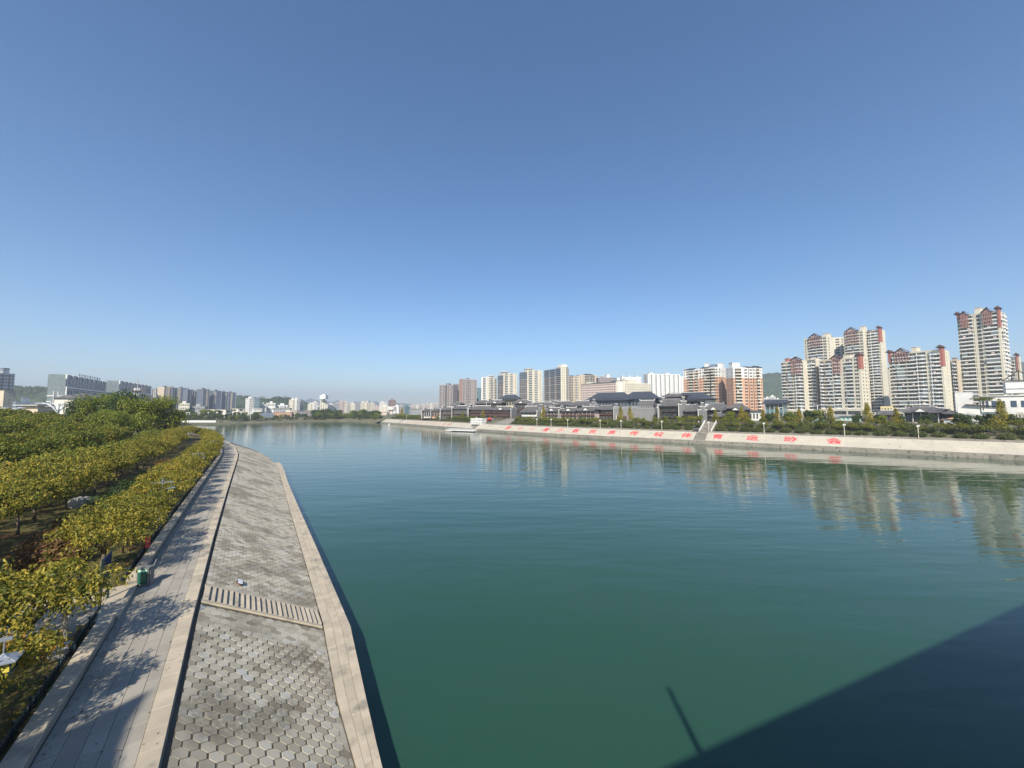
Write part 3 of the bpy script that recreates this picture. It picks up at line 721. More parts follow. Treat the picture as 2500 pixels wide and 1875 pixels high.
# notice board
pA = at_z(243, 1489, 5.16); pB = at_z(263, 1462, 5.16)
bd = empty('notice_board', (pA[0], pA[1], 5.16), 'tall navy blue notice board on two dark posts at the park entrance', 'sign', rz=math.atan2(pB[1] - pA[1], pB[0] - pA[0]))
WB = math.hypot(pB[0] - pA[0], pB[1] - pA[1])
b = MB(); b.box(-.04, .04, -.04, .04, -.1, 2.45); b.build('post', M['darkmetal'], bd)
b = MB(); b.box(WB - .04, WB + .04, -.04, .04, -.1, 2.45); b.build('post', M['darkmetal'], bd)
b = MB(); b.box(.042, WB - .042, -.025, .025, 1.0, 2.4); b.build('panel', M['navy'], bd)
# street lanterns
def lantern(s, label, side=1):
    P = bank(s, -4.5, 5.16); root = empty('lantern_post', (P.x, P.y, P.z), label, 'lamp', 'grey lantern posts along the promenade', rz=BANK_ROT - R(90))
    b = MB(); b.tube([(0, 0, 0), (0, 0, .35), (0, 0, .4), (0, 0, 3.5)], [.11, .11, .055, .05], 8); b.build('pole', M['lampgrey'], root)
    b = MB(); b.box(-.75, .75, -.035, .035, 3.30, 3.38); b.box(-.035, .035, -.5, .5, 3.385, 3.46); b.tube([(0, 0, 3.46), (0, 0, 3.75)], [.05, .02], 6); b.build('cross_arm', M['lampgrey'], root)
    for sx in (-.6, .6):
        b = MB(); z = 2.78
        b.tube([(sx, 0, z + .1), (sx, 0, 3.3)], .02, 6)
        R1 = .36
        for q in range(4):
            a0 = math.pi / 4 + q * math.pi / 2; a1 = a0 + math.pi / 2
            c0 = (sx + R1 * 1.3 * math.cos(a0), R1 * 1.3 * math.sin(a0), z + .02); c1 = (sx + R1 * 1.3 * math.cos(a1), R1 * 1.3 * math.sin(a1), z + .02)
            m0 = (sx + .16 * math.cos(a0), .16 * math.sin(a0), z + .10); m1 = (sx + .16 * math.cos(a1), .16 * math.sin(a1), z + .10)
            b.add([c0, c1, m1, m0, (c0[0], c0[1], z - .01), (c1[0], c1[1], z - .01)], [(0, 1, 2, 3), (1, 0, 4, 5)]); b.add([m0, m1, (sx, 0, z + .2)], [(0, 1, 2)])
            b.tube([c0, m0], .014, 4)
        L_ = b.build('lantern', M['lampgrey'], root)
        b = MB(); b.box(sx - .2, sx + .2, -.2, .2, z - .28, z - .02); b.build('lantern_panel', M['lampyellow'], L_)
        b = MB(); b.box(sx - .24, sx + .24, -.24, .24, z - .36, z - .29)
        for ex in (-.21, .21):
            for ey in (-.21, .21): b.box(sx + ex - .015, sx + ex + .015, ey - .015, ey + .015, z - .29, z - .01)
        for k in range(8):
            a = k * math.pi / 4; a2 = a + math.pi / 4; b.bar((sx + .1 * math.cos(a), -.207, z - .15 + .08 * math.sin(a)), (sx + .1 * math.cos(a2), -.207, z - .15 + .08 * math.sin(a2)), .008)
        b.build('lantern_frame', M['darkmetal'], L_)
lantern(17.7, 'grey lantern post with yellow lantern panels at the bottom left corner')
lantern(47.6, 'grey lantern post standing among the fence-row trees at mid distance')
lantern(76.0, 'distant grey lantern post in the fence row, third along the promenade')
lantern(106.0, 'far grey lantern post near where the promenade bends')
# pale marker stone, rock, red flag
p = at_z(166, 1555, 5.16); root = empty('stone_post', (p[0], p[1], 5.16), 'square pale stone post on the lawn behind the hoop fence', 'post')
b = MB(); b.box(-.16, .16, -.16, .16, -.1, 1.15); b.build('shaft', M['rock'], root); b = MB(); b.box(-.2, .2, -.2, .2, 1.15, 1.25); b.build('cap', M['rock'], root)
def rock(loc, r, label, seed):
    b = MB(); vs = []; n = 10; mrows = 6
    for i in range(mrows + 1):
        for k in range(n):
            th = math.pi * i / mrows; ph = 2 * math.pi * k / n; d = Vector((math.sin(th) * math.cos(ph), math.sin(th) * math.sin(ph), math.cos(th)))
            q = 1 + .35 * noise.noise(d * 1.5 + Vector((seed, 0, 0))); vs.append((d.x * r * q, d.y * r * q, d.z * r * .7 * q))
    b.add(vs, [(i * n + k, (i + 1) * n + k, (i + 1) * n + (k + 1) % n, i * n + (k + 1) % n) for i in range(mrows) for k in range(n)])
    return tag(b.build('boulder', M['rock'], None, True, loc=loc), label, 'rock')
p = at_z(150, 1598, 5.16); rock((p[0], p[1], 5.3), .42, 'pale rounded boulder on the lawn behind the nearer fence', 3)
p = at_z(195, 1235, 5.16); rock((p[0], p[1], 5.3), 1.1, 'flat pale boulder beside the russet bushes on the lawn', 8)
p = at_z(343, 1352, 5.16); root = empty('red_banner', (p[0], p[1], 5.16), 'small red pennant on a dark red pole behind the fence', 'flag')
b = MB(); b.tube([(0, 0, 0), (0, 0, 1.5)], .03, 6); b.build('pole', M['redtrim'], root)
b = MB(); b.box(.32, .36, -.02, .30, .35, 1.1); b.tube([(0, 0, 1.0), (.34, .14, 1.0)], .02, 5); b.build('cloth', M['tent'], root)
# white panel lying on the slope
sp, npv = None, None
p0 = at_z(585, 1423, 3.9); S_ = -.577 * p0[0] + .817 * p0[1]; N_ = .817 * p0[0] + .577 * p0[1] - lerp_tab(DR, S_)
zz = slope_z(S_, N_); p0 = at_z(585, 1423, zz + .1)
root = empty('slope_plate', (p0[0], p0[1], zz + .10), 'white rectangular plate with rounded maroon rim lying on the block slope', 'sign')
root.rotation_euler = (0, math.atan2(3.2, 6.0), math.atan2(.577, .817))
b = MB(); ring = [(.22 * math.cos(t * math.pi / 8) , .36 * math.sin(t * math.pi / 8)) for t in range(16)]
b.add([(x, y, 0) for x, y in ring] + [(x, y, .07) for x, y in ring], [(k, (k + 1) % 16, 16 + (k + 1) % 16, 16 + k) for k in range(16)] + [tuple(range(16, 32))]); b.build('rim', M['redtrim'], root)
b = MB(); b.box(-.13, .13, -.30, .30, .072, .10); b.build('plate', M['whitemetal'], root)

# ------------------------------------------------------------------ the bridge the picture is taken from (behind the lens; throws the big shadow)
bx = Vector((.92, .38, 0)).normalized(); bn_ = Vector((-bx.y, bx.x, 0))
br = empty('bridge', (0, 0, 0), 'concrete river bridge the view is taken from, seen by its shadow', 'bridge', rz=math.atan2(bx.y, bx.x))
b = MB(); b.box(-45, 330, -14, -.45, 11.2, 12.4); b.build('deck', M['concrete'], br)
b = MB(); b.box(-45, 330, -.75, -.40, 12.4, 12.95); b.build('parapet', M['kerb'], br)
for x in (40, 100, 160, 215):
    b = MB(); b.box(x - 1.5, x + 1.5, -13, -2, -3, 11.2); b.build('pier', M['concrete'], br)
b = MB(); b.tube([(7.9, -.55, 12.95), (7.9, -.55, 16.0), (7.9, -.55, 16.3)], [.16, .12, .15], 8); b.build('lamp_pole', M['lampgrey'], br)
# unseen bridge-head pavilion, its eave corner shaped to cast the pointed promenade shadow
pv = empty('unseen_pavilion', (-13.9, -9.6, 5), 'unseen bridge head pavilion with upturned eaves, shaped for its shadow on the promenade', 'pavilion', rz=R(45))
def curved_roof(mb, hx, hy, z0, z1, lift, ridge=0.0, n=8, thick=.25):
    # hipped concave roof with lifted corners
    rows = []
    for i in range(n + 1):
        t = i / n; e = (1 - t); zz = z0 + (z1 - z0) * (t ** 1.35)
        rx = ridge + (hx - ridge) * e; ry = max(.02, hy * e); ring = []
        m = 8
        def edge(ax, ay, bx2, by2):
            for q in range(m):
                f = q / m; c = abs(2 * f - 1) ** 4; ring.append((ax + (bx2 - ax) * f, ay + (by2 - ay) * f, zz + lift * c * (e ** 2)))
        edge(-rx, -ry, rx, -ry); edge(rx, -ry, rx, ry); edge(rx, ry, -rx, ry); edge(-rx, ry, -rx, -ry); rows.append(ring)
    k = len(rows[0]); vs = [p for r_ in rows for p in r_]
    fs = [(i * k + j, i * k + (j + 1) % k, (i + 1) * k + (j + 1) % k, (i + 1) * k + j) for i in range(n) for j in range(k)]
    vs += [(x, y, z - thick) for (x, y, z) in rows[0]]; o2 = (n + 1) * k
    fs += [(o2 + j, o2 + (j + 1) % k, (j + 1) % k, j) for j in range(k)]
    fs += [tuple(range(o2, o2 + k))[::-1]]
    mb.add(vs, fs)
b = MB(); curved_roof(b, 4.4, 4.4, 14.2, 17.6, .9); b.build('roof', M['darkroof'], pv)
for ex in (-3, 3):
    for ey in (-3, 3):
        b = MB(); b.tube([(ex, ey, 0), (ex, ey, 14.1)], .28, 8); b.build('column', M['timber'], pv)


# ------------------------------------------------------------------ far bank: path furniture, writing, landing stage
def far_frame(l):
    a, b = far(l, 5), far(l + 1, 5); t = (b - a).normalized(); return t, Vector((t.y, -t.x, 0))
# painted characters on the slope
SL_A = math.atan2(4.95 - 1.68, 6.4)
def glyph_mesh(ch):
    c = bpy.data.curves.new('glyph', 'FONT'); c.body = ch; c.size = 4.6; c.extrude = .012; c.offset = .085; c.resolution_u = 2
    c.align_x = 'CENTER'; c.align_y = 'CENTER'
    o = bpy.data.objects.new('glyph', c); col.objects.link(o)
    dg = bpy.context.evaluated_depsgraph_get(); dg.update(); me = bpy.data.meshes.new_from_object(o.evaluated_get(dg))
    bpy.data.objects.remove(o); bpy.data.curves.remove(c); me.materials.clear(); me.materials.append(M['redpaint']); return me
chars = "第十一届少数民族传统体育运动会"
cpx = [1237, 1266, 1295, 1329, 1364, 1401, 1443, 1489, 1543, 1603, 1671, 1747, 1831, 1923, 2030]
for i, (ch, px) in enumerate(zip(chars, cpx)):
    l = far_l_of_px(px); t, n = far_frame(l); p = far(l, 4.3); z = 1.68 + (4.3 - 1.2) / 6.4 * 3.27
    X = -t; Yv = (n * math.cos(SL_A) + Vector((0, 0, math.sin(SL_A)))).normalized(); Z = X.cross(Yv).normalized()
    me = glyph_mesh(ch); o = link('painted_character', me); mtx = Matrix((X, Yv, Z)).transposed().to_4x4(); mtx.translation = Vector((p.x, p.y, z)) + Z * .05
    sc = 1.0 if i not in (4,) else .95
    o.matrix_world = mtx
    tag(o, 'red painted character %s on the far slope, %s from the left of the fifteen' % (ch, (['first'] + ORD[1:])[i]), 'lettering', 'red slogan characters painted on the far slope')
# the farther, faded row of characters, too weathered to read: broken strokes of paint
fpx = [996, 1005, 1013.6, 1021, 1030, 1040, 1050.6, 1059, 1070, 1082, 1095]
for i, px in enumerate(fpx):
    l = far_l_of_px(px); t, n = far_frame(l); p = far(l, 4.3); z = 1.68 + (4.3 - 1.2) / 6.4 * 3.27
    X = -t; Yv = (n * math.cos(SL_A) + Vector((0, 0, math.sin(SL_A)))).normalized(); Z = X.cross(Yv).normalized(); rnd = random.Random(i)
    b = MB()
    for q in range(5):
        y = -2 + q; b.box(-1.7 + rnd.uniform(0, 1), 1.7 - rnd.uniform(0, 1), y - .12, y + .16, 0, .03)
    for q in range(3):
        x = -1.2 + q * 1.2; b.box(x - .14, x + .14, -2.2 + rnd.uniform(0, 1.5), 2.2 - rnd.uniform(0, 1.5), .032, .05)
    o = b.build('painted_character', M['fadedred'] if i < 9 else M['redpaint']); mtx = Matrix((X, Yv, Z)).transposed().to_4x4(); mtx.translation = Vector((p.x, p.y, z)) + Z * .05
    o.matrix_world = mtx; tag(o, 'faded illegible painted character on the slope left of the landing stage, %s from the left' % (['first'] + ORD[1:])[i], 'lettering', 'faded painted characters on the distant slope')
# gaps between paving stones of the slope: small dark weep holes and patches
b = MB(); rnd = random.Random(12)
for _ in range(1100):
    l = rnd.uniform(150, LEND); off = rnd.uniform(1.8, 7.2); z = 1.68 + (off - 1.2) / 6.4 * 3.27 + .02; w_ = rnd.uniform(.25, .95)
    a = far(l, off, z); c = far(l + w_, off, z); d = far(l + w_, off + .12, z + .062); e = far(l, off + .12, z + .062); b.quad(a, e, d, c)
tag(b.build('drain_slot', M['wallstone'], bpy.data.objects['embankment_slope']), kind='stuff')

def far_steps(px, w, up, label, name='embankment_steps', cat='stairs', balus=True):
    l = far_l_of_px(px); t, n = far_frame(l); base = far(l, 0, 0); rz = math.atan2(-t.y, -t.x)
    root = empty(name, (base.x, base.y, 0), label, cat, rz=rz); k = 0
    # local x to the right seen from the river, local y landward
    prof0 = [(1.0 + i * .32, 1.75 + i * .165) for i in range(20)]
    for (y, z) in prof0:
        b = MB(); b.box(-w / 2, w / 2, y, y + .32, z - .3, z + .02); b.build('step', M['concrete'], root)
    if up:
        for i in range(up):
            y = 12.2 + i * .42; z = 5.15 + i * .17; b = MB(); b.box(-w / 2, w / 2, y, y + .42, z - .6, z); b.build('step', M['concrete'], root)
        if balus:
            for sx in (-w / 2 - .15, w / 2 + .15):
                b = MB(); y1 = 12.2 + up * .42; z1 = 5.15 + up * .17
                b.hexa([(sx - .12, 12, 4.9), (sx + .12, 12, 4.9), (sx + .12, y1, z1 - .3), (sx - .12, y1, z1 - .3), (sx - .12, 12, 6.0), (sx + .12, 12, 6.0), (sx + .12, y1, z1 + .9), (sx - .12, y1, z1 + .9)])
                b.build('balustrade', M['white'], root)
    return l
L_ST = far_steps(1706, 5.0, 26, 'broad grey steps with white balustrades climbing the far bank right of the character 育')
far_steps(1160, 5.0, 0, 'dark steps on the far slope beside the landing stage')
far_steps(978, 3.0, 0, 'narrow steps near the left end of the far slope')
# landing stage (pontoon)
A = at_z(1088, 1052, .3); B_ = at_z(1157, 1054, .3); dx, dy = B_[0] - A[0], B_[1] - A[1]; Lp = math.hypot(dx, dy); rz = math.atan2(dy, dx)
root = empty('landing_stage', (A[0], A[1], 0), 'white railed floating landing stage moored at the far quay', 'pontoon', rz=rz)
b = MB(); b.box(0, Lp, -.2, 4.2, .55, .95); b.build('deck', M['white'], root)
for k in range(5):
    b = MB(); x = Lp * (.17 + .165 * k); b.tube([(x, 2, .15), (x + Lp * .155, 2, .15)], .42, 8); b.build('float', M['darkmetal'], root)
b = MB()
for k in range(19): x = Lp * k / 18; b.box(x - .05, x + .05, -.15, -.05, .95, 1.95); b.box(x - .05, x + .05, 4.0, 4.1, .95, 1.95)
for y in (-.1, 4.05):
    b.box(0, Lp, y - .04, y + .04, 1.9, 2.0); b.box(0, Lp, y - .035, y + .035, 1.35, 1.43)
b.build('railing', M['whitemetal'], root)
b = MB(); b.hexa([(Lp - 2.2, 4, .7), (Lp - .6, 4, .7), (Lp - .6, 9, 1.5), (Lp - 2.2, 9, 1.5), (Lp - 2.2, 4, .85), (Lp - .6, 4, .85), (Lp - .6, 9, 1.75), (Lp - 2.2, 9, 1.75)]); b.build('gangway', M['concrete'], root)
# buoy
q = at_z(950, 1037, 0); b = MB(); b.tube([(0, 0, -.2), (0, 0, .2), (0, 0, 1.1), (0, 0, 1.3)], [.6, .8, .5, .1], 8); tag(b.build('buoy', M['whitemetal'], loc=(q[0], q[1], 0)), 'small white buoy on the water off the left end of the far quay', 'buoy')

def along(px0, px1, Y0, Y1):
    # far-bank buildings stand square to the river bank, which turns with the quarter
    A = xy(px0, Y0)
    if px0 < 1270 and not isinstance(Y1, tuple): return A, xy(px1, Y1)
    d = Y1 if isinstance(Y1, tuple) else ((.60, -.80) if px0 > 2180 else (.70, -.71) if px0 > 1600 else (.84, -.54))
    u1 = xy(px1, 1.0)[0]; k = (u1 * Y0 - A[0]) / (d[0] - u1 * d[1]); return A, (A[0] + d[0] * k, A[1] + d[1] * k)
# ticket building on the ramp and red tent
def box_thing(name, px0, px1, Y0, Y1, base, topy, D, wallm, label, cat='building', nfl=1, rows=None, roofm=None, par=.6, cols=None, winm='glass', winfrac=.5, winh=.5, group=None, overhang=.0, roofh=0, penthouse=None):
    A, B_ = along(px0, px1, Y0, Y1); dx, dy = B_[0] - A[0], B_[1] - A[1]; W = math.hypot(dx, dy); rz = math.atan2(dy, dx)
    z1 = at_y(px0, topy, Y0)[2]; root = empty(name, (A[0], A[1], base), label, cat, group, rz=rz); H = z1 - base
    ox = -W / 2 * 0; cols = cols or max(1, int(W / 3.6)); fh = H / nfl; t = .25
    core = MB(); core.box(t, W - t, t, D - t, 0, H - .2); win = MB(); wall = MB()
    def face(L_, mp, nc):
        cw = L_ / nc; ww = cw * winfrac
        for f in range(nfl):
            z0 = f * fh; h0 = z0 + fh * (1 - winh) * .55; h1 = h0 + fh * winh
            mp(wall, 0, L_, z0, h0); mp(wall, 0, L_, h1, z0 + fh)
            for c in range(nc + 1):
                a = (c * cw - (cw - ww) / 2) if c else 0; e = (c * cw + (cw - ww) / 2) if c < nc else L_
                mp(wall, a, e, h0, h1)
    face(W, lambda m, a, e, z0, z1_: m.box(a, e, 0, t, z0, z1_), cols)
    nd = max(1, int(D / (W / cols)))
    face(D - 2 * t - .01, lambda m, a, e, z0, z1_: m.box(0, t, t + .005 + a, t + .005 + e, z0, z1_), nd)
    face(D - 2 * t - .01, lambda m, a, e, z0, z1_: m.box(W - t, W, t + .005 + a, t + .005 + e, z0, z1_), nd)
    wall.box(0, W, D - t, D, 0, H)
    wall.build('wall', M[wallm], root); tag(core.build('window_glass', M[winm], root), kind='stuff')
    rf = MB()
    if roofh:
        o = overhang; rf.add([(-o, -o, H), (W + o, -o, H), (W + o, D + o, H), (-o, D + o, H), (min(D * .5, W * .4), D / 2, H + roofh), (W - min(D * .5, W * .4), D / 2, H + roofh)], [(0, 1, 5, 4), (1, 2, 5), (2, 3, 4, 5), (3, 0, 4), (3, 2, 1, 0)])
    else:
        rf.box(-overhang - .05, W + overhang + .05, -overhang - .05, D + overhang + .05, H, H + .35)
        if penthouse is None and W > 8 and H > 14: rf.box(W * .35, W * .65, D * .3, D * .7, H + .35, H + 3.6)
    rf.build('roof', M[roofm or wallm], root); return root, W, H

box_thing('ticket_office', 1149, 1177, 305, 300, 4.6, 1022.5, 6, 'white', 'white flat-roofed ticket office on the far bank behind the landing stage', nfl=2, cols=7, winh=.45, winfrac=.6)
q = xy(1195, 312); root = empty('market_tent', (q[0], q[1], 6.2), 'small red canopy tent beside the white ticket office', 'tent')
b = MB(); b.add([(-2.3, -2.3, 2.2), (2.3, -2.3, 2.2), (2.3, 2.3, 2.2), (-2.3, 2.3, 2.2), (0, 0, 3.6)], [(0, 1, 4), (1, 2, 4), (2, 3, 4), (3, 0, 4)]); b.box(-2.3, 2.3, 2.25, 2.3, .9, 2.2); b.build('canopy', M['tent'], root)
for ex in (-2.2, 2.2):
    for ey in (-2.2, 2.2): b = MB(); b.tube([(ex, ey, 0), (ex, ey, 2.2)], .05, 5); b.build('leg', M['whitemetal'], root)
# sloping ramps up the bank behind the landing stage
for (p0, p1, lab) in ((1118, 1150, 'grey paved ramp left of the white ticket office'), (1178, 1212, 'grey paved ramp right of the white ticket office')):
    la, lb = far_l_of_px(p1), far_l_of_px(p0); b = MB()
    b.hexa([far(la, 12.9, 4.5), far(lb, 12.9, 4.5), far(lb - 2, 26, 6.4), far(la + 2, 26, 6.4), far(la, 12.9, 5.5), far(lb, 12.9, 5.5), far(lb - 2, 26, 9.0), far(la + 2, 26, 9.0)])
    tag(b.build('paved_ramp', M['concrete']), lab, 'ramp')

# lamp posts along the far path
lp = MB(); lp.tube([(0, 0, 0), (0, 0, 4.6), (0, 0, 4.7)], [.11, .09, .05], 6)
lh = MB(); lh.box(-.55, .55, -.1, .1, 4.7, 4.85); lh.box(-.45, -.2, -.13, .13, 4.25, 4.7); lh.box(.2, .45, -.13, .13, 4.25, 4.7)
lp_me = lp.mesh('pole', M['warmwhite']); lh_me = lh.mesh('lamp_head', M['whitemetal'])
for k, px in enumerate((2245, 2057, 1854, 1715, 1598, 1496, 1444, 1363, 1322, 1287, 1140, 1052, 975)):
    l = far_l_of_px(px); p = far(l, 12.0, 5.0); root = empty('lamp_post', p, 'slim white lamp post on the far riverside path, %s from the right edge' % (['first'] + ORD[1:])[k], 'lamp', 'white lamp posts on the far path')
    link('pole', lp_me, root); link('lamp_head', lh_me, root)
# bicycle rack / blue tricycle beside the steps
l = far_l_of_px(1697); t, n = far_frame(l); p = far(l + 2, 10, 5.0); root = empty('cargo_tricycle', p, 'small blue covered cargo tricycle parked left of the far steps', 'tricycle', rz=math.atan2(t.y, t.x))
b = MB(); b.box(-.9, .7, -.45, .45, .5, 1.1); b.build('cargo_box', M['navy'], root); b = MB(); b.hexa([(-.9, -.5, 1.8), (1.1, -.5, 1.7), (1.1, .5, 1.7), (-.9, .5, 1.8), (-.9, -.5, 1.9), (1.1, -.5, 1.8), (1.1, .5, 1.8), (-.9, .5, 1.9)]); b.build('canopy', M['glassblue'], root)
for (x, y) in ((-.5, -.5), (-.5, .5), (1.2, 0)):
    b = MB(); b.tube([(x, y - .05, .3), (x, y + .05, .3)], .3, 10); b.build('wheel', M['timber2'], root)
b = MB(); b.bar((.7, 0, .5), (1.2, 0, 1.1), .04); b.bar((1.2, 0, .3), (1.1, 0, 1.2), .04); b.build('frame', M['darkmetal'], root)

# ------------------------------------------------------------------ far bank planting
def lm_label(l, kind, row, k):
    side = 'right' if l < L_ST else 'left'
    return '%s in the %s planting row, %s %s of the far steps' % (kind, row, ordn(k).replace('nearest', 'first'), side)
def veg_ok(l, off):
    if abs(l - L_ST) < 4.2 and off < 26: return False
    for (a, b_) in gaps:
        if a < l < b_ and off < 27: return False
    return True
g0, g1 = far_l_of_px(1216), far_l_of_px(1117); gaps = [(g0, g1)]
for row, (off, z, kindset, step, wh) in enumerate(((14.6, 5.35, 'shrub', 5.0, 'front'), (17.6, 6.0, 'olive', 5.0, 'second'), (20.3, 6.9, 'shrub', 5.4, 'third'), (23.2, 7.6, 'olive', 5.2, 'fourth'), (27.5, 8.4, 'mix', 7.5, 'rear'))):
    start = 130 + row * .7; ls = []
    l = start
    while l < LEND - 6: ls.append(l); l += step * random.uniform(.85, 1.15)
    R_ = sorted([l for l in ls if l < L_ST], reverse=True); Lf = [l for l in ls if l >= L_ST]
    for side in (R_, Lf):
        k = 0
        for l in side:
            if not veg_ok(l, off): continue
            p = far(l, off + random.uniform(-.8, .8), z); 
            if kindset == 'shrub':
                kd = dark_shrub; sc = random.uniform(.85, 1.2) * (1.1 if row == 0 else 1.3); lab = 'dark green rounded shrub'; cat = 'shrub'
                if random.random() < .18 and row: kd = far_tree; lab = 'small olive tree'; cat = 'tree'; sc *= .8
            elif kindset == 'olive':
                kd = far_tree; sc = random.uniform(.9, 1.2) * (.72 if row == 3 and l > L_ST + 15 else 1); lab = 'small olive tree'; cat = 'tree'
                if random.random() < .22: kd = dark_shrub; lab = 'dark green rounded shrub'; cat = 'shrub'; sc *= 1.3
            else:
                kd = random.choice([far_green, far_mid, far_tree, far_green]); sc = random.uniform(.75, 1.1) * (1.0 if l < L_ST + 15 else .5); lab = {far_green: 'dark leafy tree', far_mid: 'fresh green tree', far_tree: 'small olive tree'}[kd]; cat = 'tree'
            kd.place(p, sc, lm_label(l, lab, wh, k), cat, 'planting on the terraced far bank', sz=sc * random.uniform(.85, 1.1)); k += 1
# yellow ginkgos, pixel surveyed along the rear
for (px, off, sc, lab) in ((1108, 30, 1.25, 'pale green feathery tree left of the white ticket office'), (1262, 27, 1.5, 'yellow-green tree right of the red tent'), (1460, 27, 1.45, 'bright yellow ginkgo before the brown row houses'), (1482, 28, 1.4, 'second bright yellow ginkgo just right of the first, before the grey brick hall'),
                           (1712, 26, 1.15, 'yellow ginkgo right of the two white gabled walls'), (1780, 27, 1.35, 'yellow ginkgo below the orange tower pair, left one'), (1797, 23, 1.1, 'leaning yellow ginkgo between two taller ones'), (1836, 27, 1.15, 'yellowish ginkgo before the right orange tower'),
                           (1873, 28, 1.3, 'tall yellow ginkgo before the glass roofed hall'), (1933, 27, 1.2, 'yellow ginkgo below the left cream tower'), (2018, 29, 1.35, 'slim yellow-brown ginkgo before the shop row'), (2118, 27, 1.5, 'narrow bright yellow ginkgo beside the white canopy'),
                           (2198, 26, 1.2, 'yellow ginkgo left of the upturned pavilion roof'), (2478, 22, 1.7, 'yellow ginkgo before the white museum at the right edge'), (945, 20, 1.7, 'pale yellow tree at the left end of the far bank')):
    l = far_l_of_px(px + (off / 25) * 4); p = far(l, off, 7.6 if off > 24 else 6.8); ginkgo.place(p, sc, lab, group='yellow ginkgo trees on the far bank')
# larger round trees among the halls
for (px, off, sc, kd, lab) in ((1572, 31, .8, far_mid, 'round clipped tree in front of the grey brick hall, left one'), (1605, 30, .8, far_mid, 'round clipped tree left of the white gabled wall'), (1637, 30, .85, far_mid, 'round clipped tree between the two gabled walls'), (1665, 30, .95, far_mid, 'round clipped tree right of the second gabled wall'),
                               (1905, 34, 1.3, far_mid, 'broad green tree below the first cream tower'), (1960, 34, 1.5, far_green, 'broad dark green tree before the shop row'), (1985, 32, 1.4, far_mid, 'wide bushy green tree before the shop row'), (2160, 24, 1.0, far_mid, 'rounded green tree left of the big pavilion'),
                               (2370, 22, 1.2, far_green, 'large rounded tree in front of the white museum, left'), (2395, 24, 1.1, far_green, 'rounded dark tree in front of the museum wall'), (2440, 25, 1.1, far_green, 'dark tree beneath the museum terrace'), (2490, 25, 1.2, far_green, 'dark tree at the right edge before the museum'),
                               (1075, 24, 1.0, far_mid, 'fresh green tree left of the pale feathery tree'), (1090, 24, .9, far_green, 'dark tree behind the far planting, left of the office'), (1000, 22, 1.1, far_mid, 'fresh green tree below the orange house'), (1020, 22, .9, far_mid, 'fresh green tree before the small houses'), (1850, 28, 1.2, far_green, 'dark tree under the right orange tower'), (1740, 28, 1.0, far_mid, 'fresh green tree at the head of the far steps')):
    l = far_l_of_px(px + 5); kd.place(far(l, off, 7.8), sc, lab, group='larger trees before the halls')
q = at_y(2398, 970, 184); green = TreeKind('museum_tree', L_OLV, mk_round(1500, .42, (61,), (4.2, 3.0, 2.2), 3.5, 6.2, 9))
green.place((q[0], q[1], 15.5), 1.0, 'spreading olive tree on the museum terrace', sz=.8)

